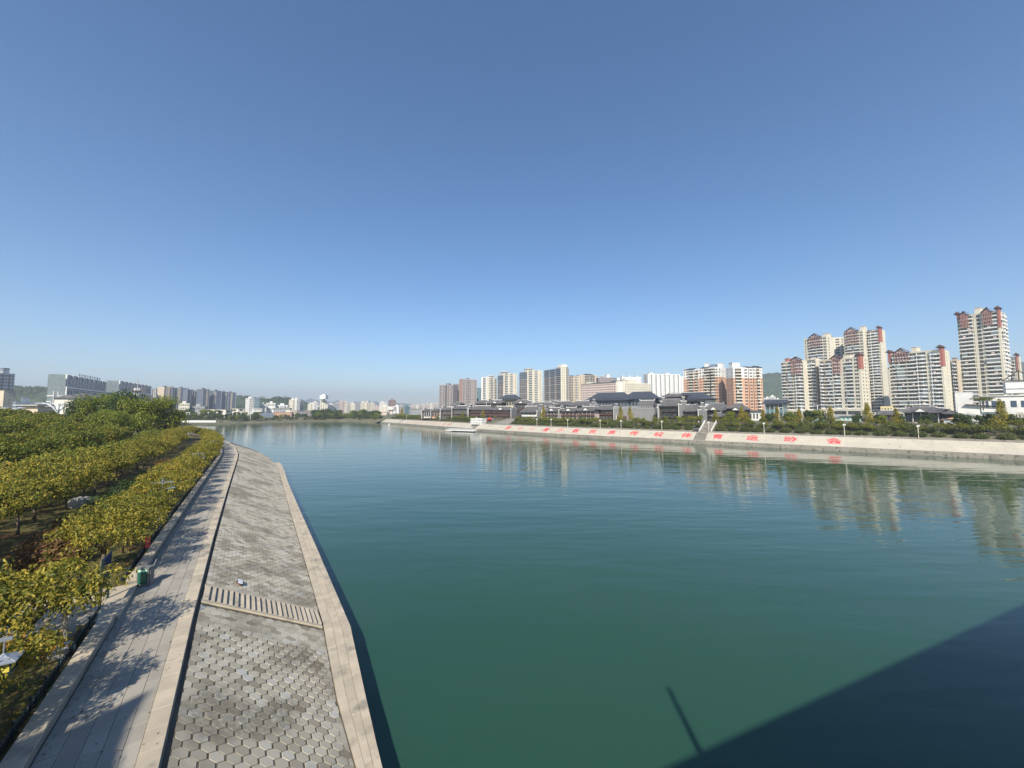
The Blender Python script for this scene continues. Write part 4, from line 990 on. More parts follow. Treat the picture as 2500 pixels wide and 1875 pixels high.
# ------------------------------------------------------------------ apartment towers
def tower(name, px0, px1, Y0, Y1, topy, D, front, right, left, fh, wallm, label, base=8.0, cat='tower block', winm='glass', podium=0, railm='rail', singles=True, tops=(), group=None, rot=None, top_floors=None, topm=None, band=0, bandm='white'):
    """front/right/left: lists of (bay type, relative width); built floor by floor."""
    A = xy(px0, Y0, topy + 20)
    if isinstance(Y1, tuple):
        u1 = xy(px1, 1.0, topy + 20)[0]; k = (u1 * Y0 - A[0]) / (Y1[0] - u1 * Y1[1]); B_ = (A[0] + Y1[0] * k, A[1] + Y1[1] * k); Y1 = B_[1]
    else: B_ = xy(px1, Y1, topy + 20)
    dx, dy = B_[0] - A[0], B_[1] - A[1]; W = math.hypot(dx, dy); rz = math.atan2(dy, dx)
    H = at_y((px0 + px1) / 2, topy, (Y0 + Y1) / 2)[2] - base; n = max(2, round((H - podium) / fh)); fh = (H - podium) / n
    root = empty(name, (A[0], A[1], base), label, cat, group, rz=rz); wall = MB(); glass = MB(); tw = MB(); bands = MB(); smallb = MB()
    t = .35; glass.box(t + .9, W - t - .9, t + .9, D - t, 0, H - .3)
    bal_cache = {}
    zsplit = H - top_floors * fh if top_floors else H
    def WP(P, a, e, d0, d1):
        P(wall, a, e, d0, d1, podium, zsplit)
        if top_floors: P(tw, a, e, d0, d1, zsplit, H)
    def face(L_, bays, P):
        # P(mb, u0, u1, d0, d1, z0, z1): u along the face, d outward
        tot = sum(b_[1] for b_ in bays); u = 0
        for (ty, w_) in bays:
            w_ = w_ / tot * L_; a, e = u, u + w_; u = e
            if ty == 'W': WP(P, a, e, -1.2, 0)
            elif ty == 'R': WP(P, a, e, -2.2, -1.9)
            elif ty in 'NVG':
                fr = {'N': .36, 'V': .66, 'G': .9}[ty]; wh = {'N': .46, 'V': .52, 'G': .74}[ty]
                m = (e - a) * (1 - fr) / 2
                P(glass, a + m - .01, e - m + .01, -1.1, -.22, podium, H - .2)
                WP(P, a, a + m, -1.2, 0); WP(P, e - m, e, -1.2, 0)
                for f in range(n):
                    z = podium + f * fh; P(wall if not (top_floors and f >= n - top_floors) else tw, a + m, e - m, -.9, -.03, z, z + fh * (1 - wh) * .6); P(wall if not (top_floors and f >= n - top_floors) else tw, a + m, e - m, -.9, -.03, z + fh * (1 - wh) * .6 + fh * wh, z + fh)
                if ty == 'V': P(wall, (a + e) / 2 - .06, (a + e) / 2 + .06, -.3, -.1, podium, H)
            elif ty in 'BC':
                P(glass, a, e, -1.1, -.55, podium, H - .2)
                for f in range(n):
                    z = podium + f * fh
                    P(wall, a, e, -1.2, -.5, z + fh * .80, z + fh)
                    for q in (.32, .62): P(wall, a + (e - a) * q - .07, a + (e - a) * q + .07, -.8, -.48, z, z + fh * .8)
                    key = (round(a, 2), round(e, 2), L_)
                    if singles:
                        if (key, 0) not in bal_cache: bal_cache[(key, 0)] = []
                        bal_cache[(key, 0)].append((z, a, e, P, ty))
                    else:
                        d = 1.0 if ty == 'B' else .75
                        P(smallb, a + .1, e - .1, -.5, d, z - .12, z + .10); P(smallb, a + .1, e - .1, d - .08, d, z + .10, z + (.75 if ty == 'B' else 1.0))
            elif ty == 'S':      # glass with a proud slim fin each side
                P(glass, a, e, -1.1, -.12, podium, H - .2)
                P(wall, a, a + .22, -.8, .12, podium, H); P(wall, e - .22, e, -.8, .12, podium, H)
                for f in range(n): P(wall, a + .22, e - .22, -.5, -.08, podium + f * fh, podium + f * fh + .45)
    F = lambda m, u0, u1, d0, d1, z0, z1: m.box(u0, u1, -d1, -d0, z0, z1)
    Rr = lambda m, u0, u1, d0, d1, z0, z1: m.box(W + d0, W + d1, u0 + .002, u1, z0, z1)
    Lf = lambda m, u0, u1, d0, d1, z0, z1: m.box(-d1, -d0, u0 + .002, u1, z0, z1)
    face(W, front, F)
    def side(bays, fn):
        off = 1.21; 
        face(D - off, bays, lambda m, u0, u1, d0, d1, z0, z1: fn(m, u0 + off, u1 + off, d0, d1, z0, z1))
    side(right, Rr); side(left, Lf)
    wall.box(.02, W - .02, D, D + .3, 0, H - .01)
    (tw if top_floors else wall).box(0.01, W - .01, 0.01, D, H, H + 1.1)                 # parapet block
    if podium:
        glass.box(.3, W - .3, -2.2, 0, .2, podium * .75); wall.box(-.5, W + .5, -2.6, .8, podium * .78, podium - .05)
        kx = max(2, int(W / 7))
        for q in range(kx + 1): wall.box(q * (W - 1) / kx, q * (W - 1) / kx + 1, -2.5, -1.9, 0, podium * .78)
    if band:
        f = band
        while f < n:
            z = podium + f * fh; bands.box(-.06, W + .06, -.16, D + .05, z - .16, z + .16); f += band
    wall.build('wall', M[wallm], root)
    if tw.v: tag(tw.build('upper_wall', M[topm or wallm], root), kind='stuff')
    if bands.v: bands.build('floor_band', M[bandm], root)
    if smallb.v: tag(smallb.build('balcony', M[railm], root), kind='stuff')
    tag(glass.build('window_glass', M[winm], root), kind='stuff')
    for key, lst in bal_cache.items():
        z0 = lst[0][0]; a, e, P, ty = lst[0][1:]; b = MB(); d = 1.15 if ty == 'B' else .85
        P(b, a + .12, e - .12, -.5, d, -.14, .10); P(b, a + .12, e - .12, d - .07, d, .10, .70 if ty == 'B' else .95)
        P(b, a + .12, a + .2, -.5, d - .08, .10, .6); P(b, e - .2, e - .12, -.5, d - .08, .10, .6)
        if ty == 'C':
            w_ = e - a; P(b, a + w_ * .36, e - w_ * .36, d + .01, d + .5, -.10, .9); P(b, a + w_ * .1, a + w_ * .14, -.4, d - .1, .1, 2.5)
        me = b.mesh('balcony', M[railm])
        for (z, *_r) in lst: link('balcony', me, root, (0, 0, z))
    if singles:                              # glazed-in balconies, air conditioners and washing, never two alike
        gz = MB(); ac = MB(); la = MB(); rf_ = random.Random(int(px0 * 7))
        for key, lst in bal_cache.items():
            for (z, a, e, P, ty) in lst:
                r_ = rf_.random(); w_ = e - a
                if r_ < .22:
                    q0 = rf_.choice([0, 0, .5]); q1 = rf_.choice([1, 1, .5]) if q0 == 0 else 1
                    P(gz, a + .15 + w_ * q0 * .95, a + w_ * q1 - .15, .9 if ty == 'B' else .6, 1.04 if ty == 'B' else .74, z + .6, z + fh - .25)
                elif r_ < .42: x = a + w_ * rf_.uniform(.1, .7); P(la, x, x + w_ * .25, .55, .62, z + 1.0, z + 2.1)
                if rf_.random() < .3: x = a + w_ * rf_.choice([.03, .85]); P(ac, x, x + .9, .9, 1.35, z + .3, z + 1.0)
        if gz.v: tag(gz.build('balcony_glazing', M['glassgreen'], root), kind='stuff')
        if ac.v: tag(ac.build('air_conditioner', M['white'], root), kind='stuff')
        if la.v: tag(la.build('washing', M[('pink', 'bluegrey', 'warmwhite')[int(px0) % 3]], root), kind='stuff')
    for tp in tops:
        kx = tp[0]; b = MB()
        if kx == 'gable':                       # half-timbered peaked top: (.., x0, x1, floors down, rise)
            _, x0, x1, fl, rise = tp; x0 *= W; x1 *= W; zt = H + 1.2; zb = H - fl * fh; y = -1.5
            g2 = MB(); g2.add([(x0 - .9, y - .8, zt), ((x0 + x1) / 2, y - .8, zt + rise), (x1 + .9, y - .8, zt), (x0 - .9, 3, zt), ((x0 + x1) / 2, 3, zt + rise), (x1 + .9, 3, zt)], [(0, 1, 4, 3), (1, 2, 5, 4)])
            g2.add([(x0 - .9, y - .8, zt - .35), ((x0 + x1) / 2, y - .8, zt + rise - .35), (x1 + .9, y - .8, zt - .35), (x0 - .9, 3, zt - .35), ((x0 + x1) / 2, 3, zt + rise - .35), (x1 + .9, 3, zt - .35)], [(3, 4, 1, 0), (4, 5, 2, 1)])
            g2.add([(x0 - .9, y - .81, zt), ((x0 + x1) / 2, y - .81, zt + rise), (x1 + .9, y - .81, zt), (x0 - .9, y - .81, zt - .35), ((x0 + x1) / 2, y - .81, zt + rise - .35), (x1 + .9, y - .81, zt - .35)], [(0, 3, 4, 1), (1, 4, 5, 2)])
            g2.build('gable_roof', M['redtrim'], root)
            nb = 5
            for q in range(nb + 1):
                x = x0 + (x1 - x0) * q / nb; hh = zt + rise * (1 - abs(2 * q / nb - 1)) - .3; b.box(x - .13, x + .13, y - .1, y + .15, zb, max(zb + 1, hh))
            for f in range(fl + 1):
                z = zb + f * fh; b.box(x0, x1, y - .05, y + .1, z - .11, z + .11)
            b.box(x0, x1, y - .06, y + .11, zt - .2, zt + .1); b.build('timber_frame', M['pinktimber'], root)
            b = MB(); b.add([(x0, y + .5, zt - 1), (x1, y + .5, zt - 1), ((x0 + x1) / 2, y + .5, zt + rise - .6)], [(0, 1, 2)]); b.box(x0, x1, y + .5, .1, zt - 1, zt - .02)
            b.build('gable_wall', M['white'], root)
        elif kx == 'redcap':                    # red clad corner with small saddle roof: (.., x0, x1, floors down)
            _, x0, x1, fl = tp; x0 *= W; x1 *= W; zt = H + 2.6; dd = min(D * .5, 6); b.box(x0, x1, -.45, dd, H - fl * fh, zt); b.build('corner_cladding', M['redtile'], root)
            b = MB(); xm = (x0 + x1) / 2; b.add([(x0 - 1.6, -1.4, zt), (xm, -1.4, zt + 2.0), (x1 + .9, -1.4, zt), (x0 - 1.6, dd + .8, zt), (xm, dd + .8, zt + 2.0), (x1 + .9, dd + .8, zt)], [(0, 1, 4, 3), (1, 2, 5, 4), (0, 2, 1), (3, 4, 5), (0, 3, 5, 2)]); b.build('saddle_roof', M['redtrim'], root)
        elif kx == 'box':
            _, x0, x1, h, mt = tp; b.box(x0 * W, x1 * W, D * .25, D * .75, H + 1.1, H + 1.1 + h); b.box(x0 * W - .3, x1 * W + .3, D * .25 - .3, D * .75 + .3, H + 1.1 + h, H + 1.4 + h); b.build('roof_house', M[mt], root)
        elif kx == 'roof':
            _, x0, x1, h, mt = tp; x0 *= W; x1 *= W; xm = (x0 + x1) / 2; z = H + 1.12; b.add([(x0, -.7, z), (x1, -.7, z), (x1, D, z), (x0, D, z), (x0 + (x1 - x0) * .2, D / 2, z + h), (x1 - (x1 - x0) * .2, D / 2, z + h)], [(0, 1, 5, 4), (1, 2, 5), (2, 3, 4, 5), (3, 0, 4), (3, 2, 1, 0)]); b.build('roof', M[mt], root)
        elif kx == 'disc':
            _, x, r, mt = tp; b.tube([(x * W, D / 2, H + 1.1), (x * W, D / 2, H + 3.2), (x * W, D / 2, H + 3.25), (x * W, D / 2, H + 3.8)], [r * .5, r * .5, r, r * .9], 12); b.build('roof_canopy', M[mt], root)
    return root, W, H, n

Wd = [('W', 1)]
GR = 'apartment towers of the right bank estate'
# right-hand estate
DV = (.50, -.87)
tower('apartment_tower', 2337, 2441, 306, DV, 768, 22, [('V', .9), ('B', 5.0), ('N', .9), ('W', .7), ('G', 1.7), ('W', 1.1), ('B', 5.2), ('W', .9)], [('N', .8), ('C', 3), ('C', 3), ('N', .8)], [('N', 1), ('W', 1), ('N', 1)], 3.0, 'cream',
      'tallest cream tower with two stacks of white balconies at the right edge', podium=5, tops=(('gable', .10, .28, 3, 3), ('gable', .64, .84, 3, 3.4), ('redcap', 0, .05, 1), ('box', .40, .54, 5, 'cream'), ('redcap', .96, 1.01, 4)), group=GR)
tower('apartment_tower', 2169, 2301, 322, DV, 862, 19, [('V', 1.2), ('B', 1.2), ('B', 2.6), ('W', .45), ('B', 2.6), ('C', 2.8), ('W', 1.0), ('C', 2.9), ('W', .5)], [('W', 1.5), ('N', .8), ('W', 1)], [('N', 1), ('W', 1)], 3.0, 'cream',
      'wide cream tower with a peaked timber gable and red corner caps', podium=6, tops=(('gable', .14, .40, 2, 4), ('redcap', 0, .06, 2), ('redcap', .95, 1.01, 4), ('box', .42, .52, 4, 'cream')), group=GR)
tower('apartment_tower', 2310, 2338, 345, DV, 882, 14, [('B', 3), ('V', 1), ('C', 3), ('W', .6)], Wd, Wd, 3.0, 'beige', 'shaded narrow block squeezed between the two large cream towers', podium=5, winm='glassblue', tops=(('box', .5, .8, 2, 'pinkbrown'),), group=GR)
tower('apartment_tower', 2466, 2486, 352, DV, 874, 14, [('B', 2), ('N', 1), ('W', .8)], [('N', 1), ('N', 1), ('W', 1)], Wd, 3.0, 'cream', 'cream tower with red cap peeking out at the far right edge', podium=5, tops=(('redcap', .8, 1.0, 4),), group=GR)
tower('apartment_tower', 2030, 2101, 338, DV, 877, 17, [('C', 2.8), ('W', .7), ('N', 1.0), ('W', .22), ('B', 2.2), ('W', .2), ('V', 2.0), ('W', .4)], [('N', 1), ('N', 1), ('N', .6)], [('W', 1)], 3.0, 'cream',
      'lower front cream tower with a red cap on its right corner', podium=9, tops=(('redcap', .92, 1.01, 3), ('gable', .0, .35, 4, 3.5), ('box', .36, .6, 3, 'cream')), group=GR)
tower('apartment_tower', 2000, 2030, 344, DV, 882, 15, [('C', 2.0), ('N', .7), ('B', 2.6)], [('W', 1)], [('W', 1)], 3.0, 'beige', 'front cream tower section with blue-shaded balconies beside the red timber gable', podium=9, winm='glassblue', tops=(), group=GR)
tower('apartment_tower', 1966, 1993, 358, DV, 882, 16, [('W', .5), ('B', 2.4), ('C', 2.2), ('W', .3)], [('W', 1)], [('W', 1)], 3.0, 'cream', 'slim cream tower between two red-gabled blocks, white balconies on its left', podium=8, tops=(('roof', 0, 1, 2, 'beige'),), group=GR)
tower('apartment_tower', 1908, 1959, 366, DV, 884, 16, [('B', 2.0), ('N', .9), ('B', 2.2), ('V', 1.0), ('C', 3.6)], [('W', 1)], [('C', 1), ('W', 1)], 3.0, 'cream', 'leftmost cream tower of the estate with a red timber gable', podium=8, tops=(('gable', .52, .95, 4, 3.5), ('box', .08, .25, 3, 'redtile')), group=GR)
tower('apartment_tower', 1963, 2019, 410, DV, 826, 16, [('N', 1.2), ('V', 1.2), ('B', 2.1), ('W', .5), ('B', 2.1), ('V', 1.6)], [('N', 1), ('W', 1)], [('N', 1), ('W', 1)], 3.0, 'cream', 'tall rear cream tower with a peaked timber gable, left of the pair', podium=8, tops=(('gable', .28, .74, 3, 4), ('box', .78, .98, 3, 'cream')), group=GR)
tower('apartment_tower', 2028, 2062, 425, (.94, -.35), 826, 12, [('N', 1), ('V', 1.4), ('N', 1)], Wd, Wd, 3.0, 'cream', 'recessed cream link block between the two tall rear towers', podium=8, tops=(('box', 0, .25, 1.6, 'darkroof'),), group=GR)
tower('apartment_tower', 2060, 2108, 402, DV, 811, 16, [('V', 1.1), ('B', 2.1), ('W', .5), ('B', 2.3), ('V', 1.6)], [('W', .5), ('N', 1), ('W', 1)], [('W', 1)], 3.0, 'cream', 'tall rear cream tower with a peaked timber gable, right of the pair', podium=8, tops=(('gable', .14, .74, 4, 4.2), ('box', .78, .98, 4, 'cream')), group=GR)
tower('apartment_tower', 2119, 2149, 392, DV, 808, 14, [('B', .9), ('C', 3.6), ('N', .8)], [('W', 1)], [('W', 1)], 3.0, 'cream', 'tall rear tower ending in a broad blank cream wall and red cap', podium=8, tops=(('redcap', .86, 1.01, 4), ('roof', .0, .4, 1.4, 'darkroof')), group=GR)
tower('apartment_tower', 2160, 2176, 430, DV, 905, 12, [('W', .4), ('N', 1.6), ('W', .4)], Wd, Wd, 3.2, 'warmwhite', 'narrow white sliver of a block between two cream towers', podium=5, tops=(('box', .2, .9, 2, 'redtrim'),), group=GR)
# orange pair
GO = 'orange and white apartment blocks'
tower('apartment_tower', 1669, 1706, 414, (.72, -.69), 905, 15, [('N', 1), ('V', 1.3), ('B', 2), ('V', 1), ('B', .9), ('R', .5)], Wd, [('N', 1), ('W', 1)], 3.0, 'orange', 'left wing of the left orange block with white top floors', podium=3, top_floors=3, topm='white', railm='warmwhite', tops=(('roof', .02, .75, 2.2, 'slate'), ('box', .0, .2, 1.6, 'white')), band=5, bandm='beige', group=GO)
tower('apartment_tower', 1707, 1761, 404, (.72, -.69), 900, 16, [('V', 1), ('N', 1), ('B', 2.4), ('R', .5), ('B', 1.7), ('V', 1.2), ('N', 1.3)], [('W', 1), ('N', 1), ('W', 1.4)], Wd, 3.0, 'orange', 'main wing of the left orange block with rooftop pavilion', podium=3, top_floors=3, topm='white', railm='warmwhite', winm='glass', tops=(('roof', .05, .45, 2.4, 'slate'), ('box', .2, .35, 5, 'white'), ('box', .8, 1.0, 4, 'white'), ('box', .45, .75, 3, 'bluegrey')), band=5, bandm='beige', group=GO)
tower('apartment_tower', 1790, 1861, 366, (.985, .17), 900, 9, [('N', .6), ('B', 2.0), ('W', .7), ('V', 1.4), ('R', .3), ('V', 1.2), ('R', .3), ('V', .8), ('B', 1.1), ('N', .8)], Wd, [('N', 1), ('W', 1), ('N', 1)], 3.0, 'orange', 'right orange block with white crown and dark balconies at its right edge', podium=3, top_floors=3, topm='white', railm='warmwhite', tops=(('box', .05, .3, 4.5, 'white'), ('roof', .45, .75, 1.6, 'slate'), ('roof', .78, 1.02, 2.4, 'slate')), band=5, bandm='beige', group=GO)
# white slab row and hotel
tower('apartment_slab', 1582, 1661, 628, 640, 915, 14, [('W', .5), ('N', .9), ('S', .9)] * 7 + [('W', .6)], [('N', 1)], [('N', 1)], 3.0, 'white', 'long white slab block with blue glass strips left of the orange pair', winm='glassgreen', singles=False, tops=(('box', .1, .2, 2, 'white'), ('box', .6, .7, 2.4, 'white')))
tower('apartment_slab', 1661, 1671, 660, 660, 921, 12, [('N', 1), ('N', 1)], Wd, Wd, 3.0, 'white', 'pale narrow end block between the white slab and the orange pair', singles=False)
tower('hotel_wing', 1418, 1503, 585, 540, 938, 20, [('V', 1)] * 18, [('W', 1)], [('N', 1)] * 4, 3.4, 'pink', 'long pinkish hotel wing with an even grid of windows', singles=False, base=9, tops=(('box', .1, .25, 3, 'warmwhite'), ('roof', .0, 1.0, 2.2, 'darkroof')))
tower('hotel_wing', 1505, 1525, 538, 540, 932, 22, [('N', 1), ('W', 2.2), ('N', 1)], [('N', 1)] * 3, Wd, 3.4, 'warmwhite', 'cream hotel corner tower between the two wings', singles=False, base=9, tops=(('roof', -.05, 1.05, 2, 'darkroof'), ('box', .3, .7, 5, 'white')))
tower('hotel_wing', 1525, 1589, 540, 560, 937, 20, [('N', 1)] * 12, [('N', 1)] * 3, Wd, 3.4, 'cream', 'sunlit cream hotel wing stepping down to the right', singles=False, base=9, tops=(('box', .0, .5, 4.2, 'cream'), ('box', .12, .2, 6, 'white')))
tower('apartment_slab', 1518, 1566, 690, 690, 922, 14, [('W', .5), ('N', 1)] * 8, Wd, Wd, 3.0, 'white', 'white slab with rooftop fins rising behind the hotel', singles=False, tops=(('box', .05, .1, 3, 'white'), ('box', .4, .45, 3, 'white'), ('box', .8, .85, 3, 'white')))
tower('apartment_slab', 1461, 1500, 650, 650, 923, 14, [('V', 1)] * 6, Wd, Wd, 3.0, 'pinkbrown', 'brown block with white roof domes behind the hotel wing', singles=False, tops=(('disc', .3, 5, 'white'), ('box', .55, .75, 5, 'white')))
# pairs of tall towers left of centre on the far bank
tower('apartment_tower', 1175, 1193, 690, 680, 922, 18, [('W', 1), ('B', 1.6), ('W', 1), ('G', .8)], [('C', 1), ('V', 1)], Wd, 3.0, 'white', 'bright white tower face beside the brown tower group', singles=False, tops=(('disc', .9, 7, 'white'),))
tower('apartment_tower', 1193, 1213, 678, 690, 923, 16, [('V', 1), ('B', 1.2), ('N', .8), ('B', 1.2)], [('N', 1)], Wd, 3.0, 'warmwhite', 'white tower half with balcony stacks, right of the bright white face', singles=False, band=6)
for (a, m, e, ty, Y, w1, w2) in ((1215, 1229, 1262, 913, 660, 'pinkbrown', 0), (1268, 1287, 1324, 905, 655, 'pinkbrown', 0)):
    first = a == 1215
    tower('apartment_tower', a, m, Y + 11, Y, ty + 5, 14, [('G', 1), ('G', 1), ('G', 1), ('G', .8)], Wd, Wd, 3.0, w1, 'brown glazed flank of the %s white tower of the central pair' % ('left' if first else 'right'), singles=False, band=4, tops=(), top_floors=4, topm='bluegrey')
    tower('apartment_tower', m, e, Y, Y + 13, ty, 16, [('W', .7), ('B', 1.5), ('W', .8), ('N', .5), ('C', 1.2), ('W', 1), ('N', .6), ('W', .5)], [('N', 1), ('N', 1)], Wd, 3.0, 'cream', 'cream tower with curved roof, %s of the central pair' % ('left' if first else 'right'), singles=False, tops=(('disc', .25, 9, 'white'),))
tower('apartment_tower', 1328, 1369, 640, 600, 903, 16, [('W', .3), ('G', 2.6), ('W', .5), ('G', 2.6), ('W', .5), ('G', 2.6)], Wd, Wd, 3.0, 'pinkbrown', 'broad brown glazed tower with white floor bands', singles=False, band=4, top_floors=4, topm='bluegrey', tops=(('box', .72, 1.0, 6, 'white'),))
tower('apartment_tower', 1369, 1387, 600, 604, 896, 18, [('W', .5), ('N', .8), ('N', .8), ('W', .4), ('G', 1)], [('N', 1)], Wd, 3.0, 'cream', 'sunlit cream end of the broad brown glazed tower', singles=False)
tower('apartment_tower', 1388, 1415, 700, 700, 920, 15, [('G', 1.6), ('G', .8), ('N', 1), ('B', 1.2), ('N', 1)], Wd, Wd, 3.0, 'beige', 'beige tower with dark glass left side, beside the cream end wall', singles=False, tops=(('roof', 0, .6, 2, 'slate'),))
tower('apartment_tower', 1415, 1459, 720, 730, 917, 16, [('N', 1), ('N', 1), ('G', 2.4), ('S', 1), ('S', 1), ('N', 1.2)], Wd, Wd, 3.0, 'beige', 'beige tower with blue glass bay behind the hotel roof', singles=False, tops=(('roof', .3, .8, 3, 'slate'),))
tower('apartment_tower', 1072, 1106, 760, 750, 941, 20, [('V', 1), ('V', 1), ('R', .5), ('V', 1), ('V', 1)], Wd, Wd, 3.0, 'pinkbrown', 'grey-brown tower at the left end of the far bank group', singles=False, tops=(('box', .4, .6, 3, 'bluegrey'),))
tower('apartment_tower', 1106, 1121, 780, 780, 938, 16, [('V', 1), ('V', 1)], Wd, Wd, 3.0, 'pinkbrown', 'narrow brown tower half hidden behind its wider neighbour', singles=False)
tower('apartment_tower', 1121, 1129, 725, 715, 927, 20, Wd, Wd, Wd, 3.0, 'terracotta', 'blank terracotta end wall of the brown tower', singles=False)
tower('apartment_tower', 1129, 1164, 715, 720, 928, 22, [('V', 1), ('V', .8), ('G', .5), ('V', 1), ('N', .8), ('V', 1)], [('S', 1)], Wd, 3.0, 'pinkbrown', 'wide pinkish brown tower with a dark central slot', singles=False, tops=(('box', .3, .5, 3, 'bluegrey'),))
tower('office_block', 1164, 1174, 780, 780, 948, 14, [('S', 1), ('S', 1)], Wd, Wd, 3.6, 'bluegrey', 'small green glass block between brown and white towers', singles=False, winm='glassteal')

# ------------------------------------------------------------------ left side beyond the park
def at_left(*a, **k): return tower(*a, **k)
OFF1 = tower('glass_office', 160, 258, 560, 700, 926, 17.5, [('S', 1)] * 14, Wd, [('S', 1)] * 6, 3.8, 'officeblue', 'long dark blue office block with white rooftop fins and sign letters', singles=False, winm='glassblue', base=5, cat='office block')
OFF2 = tower('glass_office', 290, 368, 722, 880, 938, 18, [('S', 1)] * 10, Wd, [('S', 1)] * 5, 3.8, 'officeblue', 'second dark blue office block with white rooftop fins', singles=False, winm='glassblue', base=5, cat='office block')
for (rt, W, H, n), tall in ((OFF1, 8), (OFF2, 8)):
    b = MB(); k_ = tall
    for q in range(k_ + 1):
        x = W * q / k_; b.hexa([(x - .5, -.8, H - 5), (x + .5, -.8, H - 5), (x + .5, .5, H - 5), (x - .5, .5, H - 5), (x - 1.0, -1.4, H + 1.6), (x + 1.0, -1.4, H + 1.6), (x + 1.0, .5, H + 1.6), (x - 1.0, .5, H + 1.6)])
    b.build('rooftop_fin', M['white'], rt)
    b = MB(); b.box(-.3, W + .3, -1.6, -.5, H * .70, H * .735); b.box(-.3, W + .3, -1.6, -.5, H * .66, H * .67); b.box(-.9, .3, -1.65, -.4, H * .3, H * .735)
    b.box(W - 1.5, W - .1, -1.7, -.5, 0, H * .74)
    for q in range(1, 7): b.box(W * q / 7 - .3, W * q / 7 + .3, -1.4, -.6, H * .34, H * .66)
    b.build('white_frame', M['white'], rt)
    b = MB()
    for q in range(6): b.box(0, W * .25, -1.2, -.3, H * (.03 + q * .05), H * (.03 + q * .05) + .8)
    b.build('louvre_band', M['white'], rt)
rt, W, H, n = OFF1
b = MB(); rnd = random.Random(4)
for q in range(9):                       # rooftop sign: the characters cannot be read at this distance
    x = W * (.26 + q * .065); w_ = W * .04
    for r_ in range(3): b.box(x, x + w_, -.2, .2, H + 2.2 + r_ * 1.4, H + 2.7 + r_ * 1.4)
    b.box(x + w_ * rnd.uniform(.2, .7), x + w_ * rnd.uniform(.2, .7) + .7, -.22, .22, H + 1.6, H + 6.0)
for q in range(4): b.box(W * .26, W * .26 + .2, 0, .2, H, H + 1)
b.build('roof_sign', M['slate'], rt)
# white frames on the sunlit end walls of the offices
for (rt, W, H, n), D in ((OFF1, 17.5), (OFF2, 18)):
    b = MB(); k = H / 60
    for (x0, x1, z0, z1) in ((.36, .40, 0, 37), (.60, .64, 0, 37), (.0, .38, 30, 31.4), (.62, 1.0, 30, 31.4), (.0, .26, 22, 23.4), (.74, 1.0, 22, 23.4), (.24, .27, 0, 22), (.73, .76, 0, 22)):
        b.box(-1.0, -.15, (1 - x1) * D, (1 - x0) * D, z0 * k, z1 * k)
    for q in range(6): b.box(-1.1, -.2, -.6, D * .07, (2 + q * 3.4) * k, (3 + q * 3.4) * k); b.box(-1.1, -.2, D * .93, D + .6, (2 + q * 3.4) * k, (3 + q * 3.4) * k)
    b.build('end_frame', M['white'], rt)
    b = MB(); b.box(-.16, -.14, .1, D - .1, .5, H + 1.0)
    for q in range(7): y = D * (q + .5) / 7; b.box(-.3, -.16, y - D * .05, y + D * .05, 38 * k, H - .5)
    b.build('pale_panel', M['glassgreen'], rt)
# far-left block
tower('apartment_tower', -18, 35, 360, 372, 914, 14, [('B', 1.4), ('V', 1), ('G', 1), ('V', 1), ('G', 1), ('V', 1)], [('W', 1)], [('W', 1)], 3.1, 'bluegrey', 'blue-grey stepped tower at the left edge of the photo', singles=False, base=22, winm='glass', railm='greywall', tops=(('box', .0, .5, 3.4, 'white'), ('box', .5, .8, 5, 'bluegrey')))
tower('apartment_tower', 8, 38, 352, 360, 956, 16, [('W', 1.5), ('N', .8), ('W', 1.5)], Wd, [('W', 1)], 3.1, 'beige', 'beige lower block with one column of windows at the left edge', singles=False, base=5, tops=(('roof', -.05, 1.05, .5, 'redtrim'),))
box_thing('warehouse', 38, 90, 330, 340, 5, 981, 15, 'bluegrey', 'dark low warehouse below the wooded hill at the left', cols=8, nfl=2, winm='glassblue')
box_thing('pavilion_house', 92, 138, 240, 250, 5, 990, 10, 'beige', 'low house with overhanging white flat roof behind the white canopy', nfl=1, cols=5, roofm='white', overhang=2.5, winh=.4)
box_thing('hall', 181, 205, 300, 310, 5, 972, 12, 'warmwhite', 'cream hall with a dark hipped roof behind the tall trees', nfl=1, cols=2, roofm='darkroof', roofh=3, overhang=1.5, winfrac=.15)
box_thing('hall', 205, 252, 320, 340, 5, 968, 12, 'beige', 'long hall with dark hipped roof half hidden by trees', nfl=2, cols=9, roofm='darkroof', roofh=3, overhang=1.5)
# white branching canopy
def tree_canopy(px, Y, zt, r, label):
    X, Yy = xy(px, Y); root = empty('branching_canopy', (X, Yy, 5.2), label, 'canopy'); h = zt - 5.2
    b = MB(); b.tube([(0, 0, 0), (0, 0, h * .45), (0, 0, h)], [.45, .35, .2], 8); b.build('column', M['whitemetal'], root)
    for k in range(8):
        a = k * math.pi / 4 + .3; b = MB()
        P = [(math.cos(a) * r * f, math.sin(a) * r * f, h - 4.4 + 4.2 * (1 - (1 - f) ** 3) + .2 * f) for f in (0.02, .12, .28, .5, .75, 1)]
        b.tube(P, [.28, .25, .2, .15, .11, .07], 6); b.build('branch', M['whitemetal'], root)
    b = MB(); b.tube([(math.cos(k * math.pi / 8 + .3) * r * .95, math.sin(k * math.pi / 8 + .3) * r * .95, h * .95 + .2) for k in range(17)], .09, 5); b.tube([(math.cos(k * math.pi / 8 + .3) * r * .55, math.sin(k * math.pi / 8 + .3) * r * .55, h * .87 + .1) for k in range(17)], .07, 5); b.build('ring_beam', M['whitemetal'], root)
tree_canopy(141, 170, 18.6, 6.8, 'large white tree-shaped steel canopy behind the park grove')
tree_canopy(12, 175, 16.6, 6, 'white tree-shaped steel canopy at the left edge')
tree_canopy(171, 215, 16.2, 3.2, 'smaller white tree-shaped canopy right of the large one')
